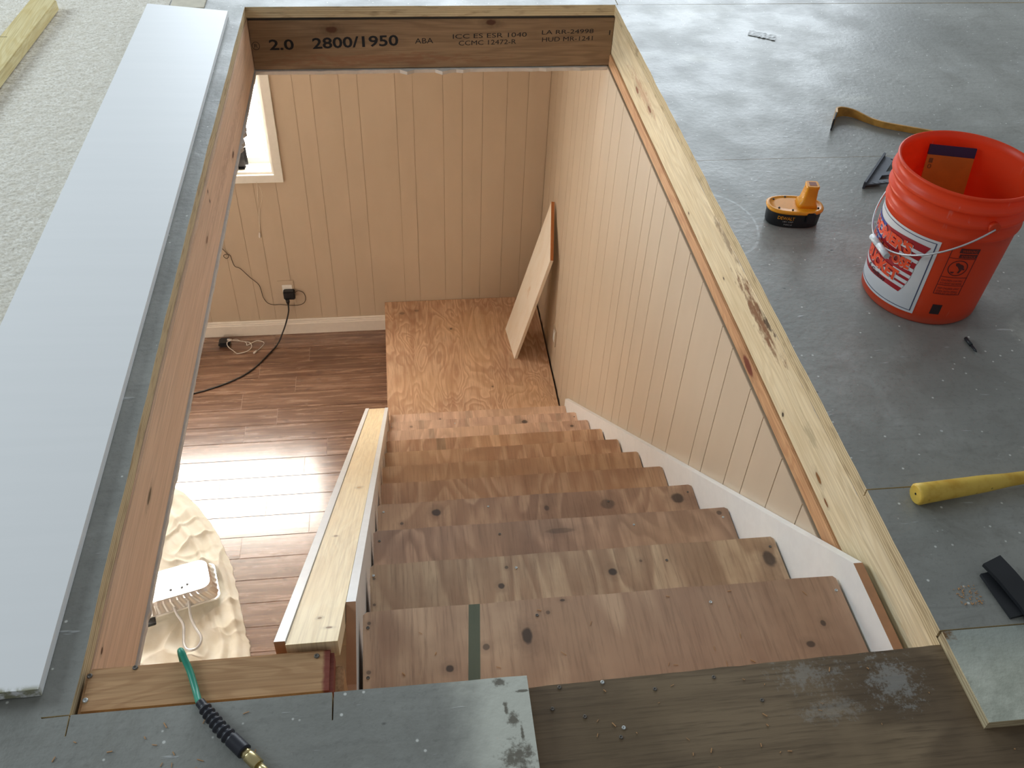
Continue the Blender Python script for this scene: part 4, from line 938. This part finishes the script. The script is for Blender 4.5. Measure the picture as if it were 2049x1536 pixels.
# ------------------------------------------------------------------ pry tool, speed square, paper, hammer, flat bar, bit
pr = thing('wrecking_bar', 'gold painted hooked pry bar lying on edge behind the orange bucket', 'pry bar', (1.38, 2.46, 0))
path = smooth_pts([(1.293, 2.409, 0), (1.318, 2.452, 0), (1.335, 2.487, 0), (1.362, 2.500, 0), (1.395, 2.490, 0), (1.425, 2.455, 0), (1.460, 2.422, 0), (1.52, 2.392, 0), (1.60, 2.355, 0), (1.70, 2.31, 0)], 6)
def ribbon(path, hts, th_):
    bm = bmesh.new(); rings = []
    for i, p in enumerate(path):
        t_ = (path[min(i+1, len(path)-1)]-path[max(i-1, 0)]).normalized(); nv = Vector((-t_.y, t_.x, 0))*th_/2; h0, h1 = hts(i/(len(path)-1))
        rings.append([bm.verts.new(p+nv+Vector((0, 0, h0))), bm.verts.new(p-nv+Vector((0, 0, h0))), bm.verts.new(p-nv+Vector((0, 0, h1))), bm.verts.new(p+nv+Vector((0, 0, h1)))])
    for a, b in zip(rings, rings[1:]):
        for k_ in range(4): bm.faces.new([a[k_], a[(k_+1) % 4], b[(k_+1) % 4], b[k_]])
    bm.faces.new(rings[0][::-1]); bm.faces.new(rings[-1]); bmesh.ops.bevel(bm, geom=bm.edges[:], offset=.0008, segments=1, affect='EDGES'); return bm
GOLD = plain('worn_gold_paint', srgb(190, 140, 66), 0.35, 0.5, 0.2, var=.2)
obj('bar', ribbon(path[5:], lambda s: (.001, .042-.022*min(1, s*1.9)), .0065), GOLD, pr)
obj('blade_tip', ribbon(path[:6], lambda s: (.001, .038+.004*s), .004), BLACKSTEEL, pr)

sq = thing('speed_square', 'grey cast aluminium triangular square lying beside the orange bucket', 'square', (1.4, 2.15, 0))
Q1, Q2, Q3 = Vector((1.384, 2.231)), Vector((1.265, 2.082)), Vector((1.532, 2.112))
def lerp3(u, v_): return tuple(Q1*(1-u-v_)+Q2*u+Q3*v_)
outer = [lerp3(0, 0), lerp3(1, 0), lerp3(0, 1)]
bm = bmesh.new()
# triangular frame: solid bands round an open middle, with a cross band and slots
cut1 = [lerp3(.10, .14), lerp3(.46, .14), lerp3(.10, .48)]
cut2 = [lerp3(.60, .12), lerp3(.76, .12), lerp3(.12, .76), lerp3(.12, .62)]
s1 = [lerp3(.03, .10), lerp3(.055, .10), lerp3(.055, .80), lerp3(.03, .80)]
loops = [outer, cut1, cut2, s1]
fl_ = [p for l in loops for p in l]; tr_ = tessellate_polygon([[Vector((*p, 0)) for p in l] for l in loops])
lo = [bm.verts.new((*p, .008)) for p in fl_]; hi = [bm.verts.new((*p, .0125)) for p in fl_]
for t_ in tr_: bm.faces.new([lo[i] for i in t_]); bm.faces.new([hi[i] for i in t_])
k_ = 0
for l in loops:
    n_ = len(l)
    for i in range(n_): bm.faces.new([lo[k_+i], lo[k_+(i+1) % n_], hi[k_+(i+1) % n_], hi[k_+i]])
    k_ += n_
bmesh.ops.recalc_face_normals(bm, faces=bm.faces[:]); obj('plate', bm, ALU, sq)
dirv = (Q2-Q1).normalized(); nv = Vector((-dirv.y, dirv.x)) if Vector((-dirv.y, dirv.x)).dot(Q3-Q1) < 0 else Vector((dirv.y, -dirv.x))
a_, b_ = Q1-dirv*.004, Q2+dirv*.004
obj('fence', prism([tuple(a_), tuple(b_), tuple(b_+nv*.006), tuple(a_+nv*.006)], 'xy', .0004, .021), plain('dark_cast_metal', (0.09, 0.095, 0.11), 0.45, 0.5, 0.7), sq)
bm = bmesh.new()
for i in range(14):
    u = .06+i*.064; p = Vector(lerp3(u, 1-u)); q = Vector(lerp3(u, .95-u if .95-u > 0 else 0)); w_ = Vector((.0006, .0006)); bm.faces.new([bm.verts.new((*c_, .0127)) for c_ in (p-w_, p+w_, q+w_, q-w_)])
obj('scale_marks', bm, INK, sq)

pp = thing('paper_scrap', 'small crumpled white paper scrap on the floor behind the tools', 'paper', (1.30, 3.10, 0))
bm = bmesh.new(); G = []
p0, p1, pw = Vector((1.262, 3.128, 0)), Vector((1.345, 3.075, 0)), Vector((.018, .040, 0))
for i in range(13):
    row_ = []
    for j in range(5): 
        p = p0.lerp(p1, i/12)+pw*(j/4-.2)*(1+.12*math.sin(i*1.3)); row_.append(bm.verts.new(p+Vector((0, 0, .002+.005*abs(mnoise.noise(Vector((i*.5, j*.7, 2))))))))
    G.append(row_)
for i in range(12):
    for j in range(4): bm.faces.new([G[i][j], G[i+1][j], G[i+1][j+1], G[i][j+1]])
o = obj('sheet', bm, plain('white_paper', (.82, .83, .82), .7), pp); md = o.modifiers.new('thickness', 'SOLIDIFY'); md.thickness = .0006

hm = thing('hammer', 'yellow handled hammer lying at the right edge of the floor', 'hammer', (1.1, 1.01, 0))
hx0, hx1 = Vector((.912, 1.001, .0205)), Vector((1.36, 1.045, .0215))
prof = [(0, .0205), (.04, .0195), (.13, .0185), (.30, .0165), (.42, .0128), (.55, .012), (.75, .0125), (1.0, .0135)]
bm = bmesh.new(); P = []; R_ = []
for i in range(33):
    s_ = i/32
    for (a, ra), (b, rb) in zip(prof, prof[1:]):
        if a <= s_ <= b: R_.append(ra+(rb-ra)*(s_-a)/(b-a)); break
    P.append(hx0.lerp(hx1, s_))
P[0] = hx0; add_tube(bm, [hx0-(hx1-hx0).normalized()*.004]+P, [R_[0]*.82]+R_, 16)
def speck(t, c, v):
    d = t.voro(v, 70); k = t.ramp(t.sep(t.voro(v, 70, out='Color'))[0], .8, .83); return t.mix(t.math('MULTIPLY', t.ramp(d, .1, .2, .7, 0), k), c, srgb(120, 105, 40))
t = NT('yellow_fibreglass'); v = t.obj(); c = t.mix(t.ramp(t.noise(v, 30, 4), .4, .7), srgb(226, 190, 84), srgb(206, 162, 58)); c = speck(t, c, v); YH = t.fin(c, .45, t.noise(v, 80, 3), .15, .001, .4)
obj('handle', bm, YH, hm)
ex = (hx1-hx0).normalized(); q_ = hx0-ex*.0042
obj('hang_hole', tube([q_+Vector((0, 0, .002)), q_-ex*.0004+Vector((0, 0, .002))], .0022, 8), INK, hm)
hx = Matrix.Translation((1.365, 1.046, .0215)) @ Matrix.Rotation(math.atan2(.044, .448), 4, 'Z')
obj('head', box((-.018, -.055, -.021), (.018, .055, .021), .006), BLACKSTEEL, hm, hx)

fb = thing('flat_pry_bar', 'black steel flat pry bar with one raised end near the cream painted floor piece', 'pry bar', (1.0, .8, 0))
# centre line in world, with height
cl = [(.980, .862, .022), (.992, .830, .019), (1.002, .800, .014), (1.010, .775, .010), (1.016, .745, .006), (1.022, .70, .004), (1.03, .64, .004), (1.036, .58, .004), (1.04, .50, .004)]
wd = [.0205, .0200, .0200, .0200, .0215, .027, .030, .030, .030]
cl = smooth_pts([(x-.006, y-.016, z) for x, y, z in cl], 4); bm = bmesh.new(); rings = []
for i, p in enumerate(cl):
    t_ = (cl[min(i+1, len(cl)-1)]-cl[max(i-1, 0)]).normalized(); s_ = i/4; j = min(int(s_), 7); w_ = wd[j]+(wd[j+1]-wd[j])*(s_-j)
    nv_ = Vector((-t_.y, t_.x, 0)).normalized()*w_; up_ = Vector((0, 0, .0035))
    rings.append([bm.verts.new(p+nv_-up_), bm.verts.new(p-nv_-up_), bm.verts.new(p-nv_+up_), bm.verts.new(p+nv_+up_)])
for a, b in zip(rings, rings[1:]):
    for k_ in range(4): bm.faces.new([a[k_], a[(k_+1) % 4], b[(k_+1) % 4], b[k_]])
bm.faces.new(rings[0][::-1]); bm.faces.new(rings[-1]); bmesh.ops.recalc_face_normals(bm, faces=bm.faces[:])
obj('bar', bm, BLACKSTEEL, fb)
bm = bmesh.new(); rings = []
for i in range(9):   # curled-under claw below the raised end
    s_ = i/8; p = Vector((.970+.010*s_, .832-.085*s_, .0075-.0045*s_)); nv_ = Vector((.0190, .0028, 0))*(1-.1*s_); up_ = Vector((0, 0, .003))
    rings.append([bm.verts.new(p-nv_-up_), bm.verts.new(p+nv_-up_), bm.verts.new(p+nv_+up_), bm.verts.new(p-nv_+up_)])
for a, b in zip(rings, rings[1:]):
    for k_ in range(4): bm.faces.new([a[k_], a[(k_+1) % 4], b[(k_+1) % 4], b[k_]])
bm.faces.new(rings[0][::-1]); bm.faces.new(rings[-1]); bmesh.ops.recalc_face_normals(bm, faces=bm.faces[:])
obj('claw', bm, BLACKSTEEL, fb)

db = thing('driver_bit', 'small black driver bit lying in front of the orange bucket', 'bit', (1.236, 1.415, 0))
obj('shank', tube([(1.235, 1.442, .0042), (1.236, 1.417, .0042)], .0040, 6), BLACKSTEEL, db)
obj('tip', tube([(1.236, 1.417, .0042), (1.2365, 1.400, .0042), (1.237, 1.394, .0042)], [.0030, .0028, .0008], 8), BLACKSTEEL, db)

# ------------------------------------------------------------------ air hose over the near board
ho = thing('air_hose', 'green air hose with black coil guard and brass fitting draped over the near board', 'hose', (-.31, .70, 0))
GRN = plain('green_hose_rubber', srgb(46, 150, 124), 0.35)
hpts = [(-.3735, .8120, -.60), (-.3735, .8120, -.20), (-.3735, .8125, -.05), (-.3730, .8135, -.020), (-.3715, .8135, -.004), (-.3680, .8080, .0025), (-.3620, .796, .000), (-.352, .776, -.0040), (-.340, .745, -.0035), (-.332, .724, .003), (-.326, .712, .010)]
obj('hose', tube(smooth_pts(hpts, 8), .0050, 12), GRN, ho)
g0, g1, g2 = Vector((-.3275, .717, .010)), Vector((-.293, .672, .012)), Vector((-.2560, .6340, .012))
bm = bmesh.new(); gp = [g0.lerp(g1, i/30) if i < 30 else g1.lerp(g2, (i-30)/26) for i in range(57)]
gr = []
for i in range(57):
    if i < 7: gr.append(.0072)
    elif i < 42: gr.append(.0078+.0018*math.sin((i-7)*PI/2.5)+.00006*i)
    else: gr.append(.0112)
add_tube(bm, gp, gr, 14); 
for f in bm.faces: f.smooth = True
sp = obj('guard', bm, plain('black_rubber_guard', (0.016, 0.017, 0.026), 0.42), ho)
dr = (g2-g1).normalized()
obj('collar', tube([g2, g2+dr*.008], .0080, 6), BRASS, ho)
obj('ferrule', tube([g2+dr*.0075, g2+dr*.010, g2+dr*.030], [.0086, .0092, .0092], 6), BRASS, ho)
obj('stem', tube([g2+dr*.030, g2+dr*.050], .006, 10), BRASS, ho)

# ------------------------------------------------------------------ loose nails on the kerf and sawdust
def chips(name, n, region, label, seed, size=(.004, .010), z=0.0006):
    rg = random.Random(seed); bm = bmesh.new()
    for _ in range(n):
        x = rg.uniform(region[0], region[1]); y_ = rg.uniform(region[2], region[3]); a = rg.uniform(0, PI); l = rg.uniform(*size); w_ = rg.uniform(.0006, .0016)
        fs_ = add_box(bm, (-l/2, -w_/2, 0), (l/2, w_/2, w_*.6)); vs_ = {v_ for f in fs_ for v_ in f.verts}
        Mx = Matrix.Translation((x, y_, z)) @ Matrix.Rotation(a, 4, 'Z') @ Matrix.Rotation(rg.uniform(-.1, .0), 4, 'Y')
        for v_ in vs_: v_.co = Mx @ v_.co
    o_ = obj(name, bm, plain('fresh_wood_chips', srgb(196, 150, 104), .8)); tag(o_, label, 'sawdust'); o_['kind'] = 'stuff'; return o_
chips('sawdust', 26, (-.62, -.20, .60, .70), 'tan wood chips sprinkled on the near left grey floor', 3)
chips('sawdust', 50, (.895, .935, .775, .815), 'small heap of tan wood crumbs right of the opening', 4, (.001, .005))
chips('sawdust', 22, (-.08, .75, .76, .97), 'pale splinters on the top stair tread', 6, (.004, .012), -.1895)
chips('sawdust', 40, (.20, 1.0, .50, .70), 'splinters on the bare brown subfloor', 8, (.002, .008), -.0195)
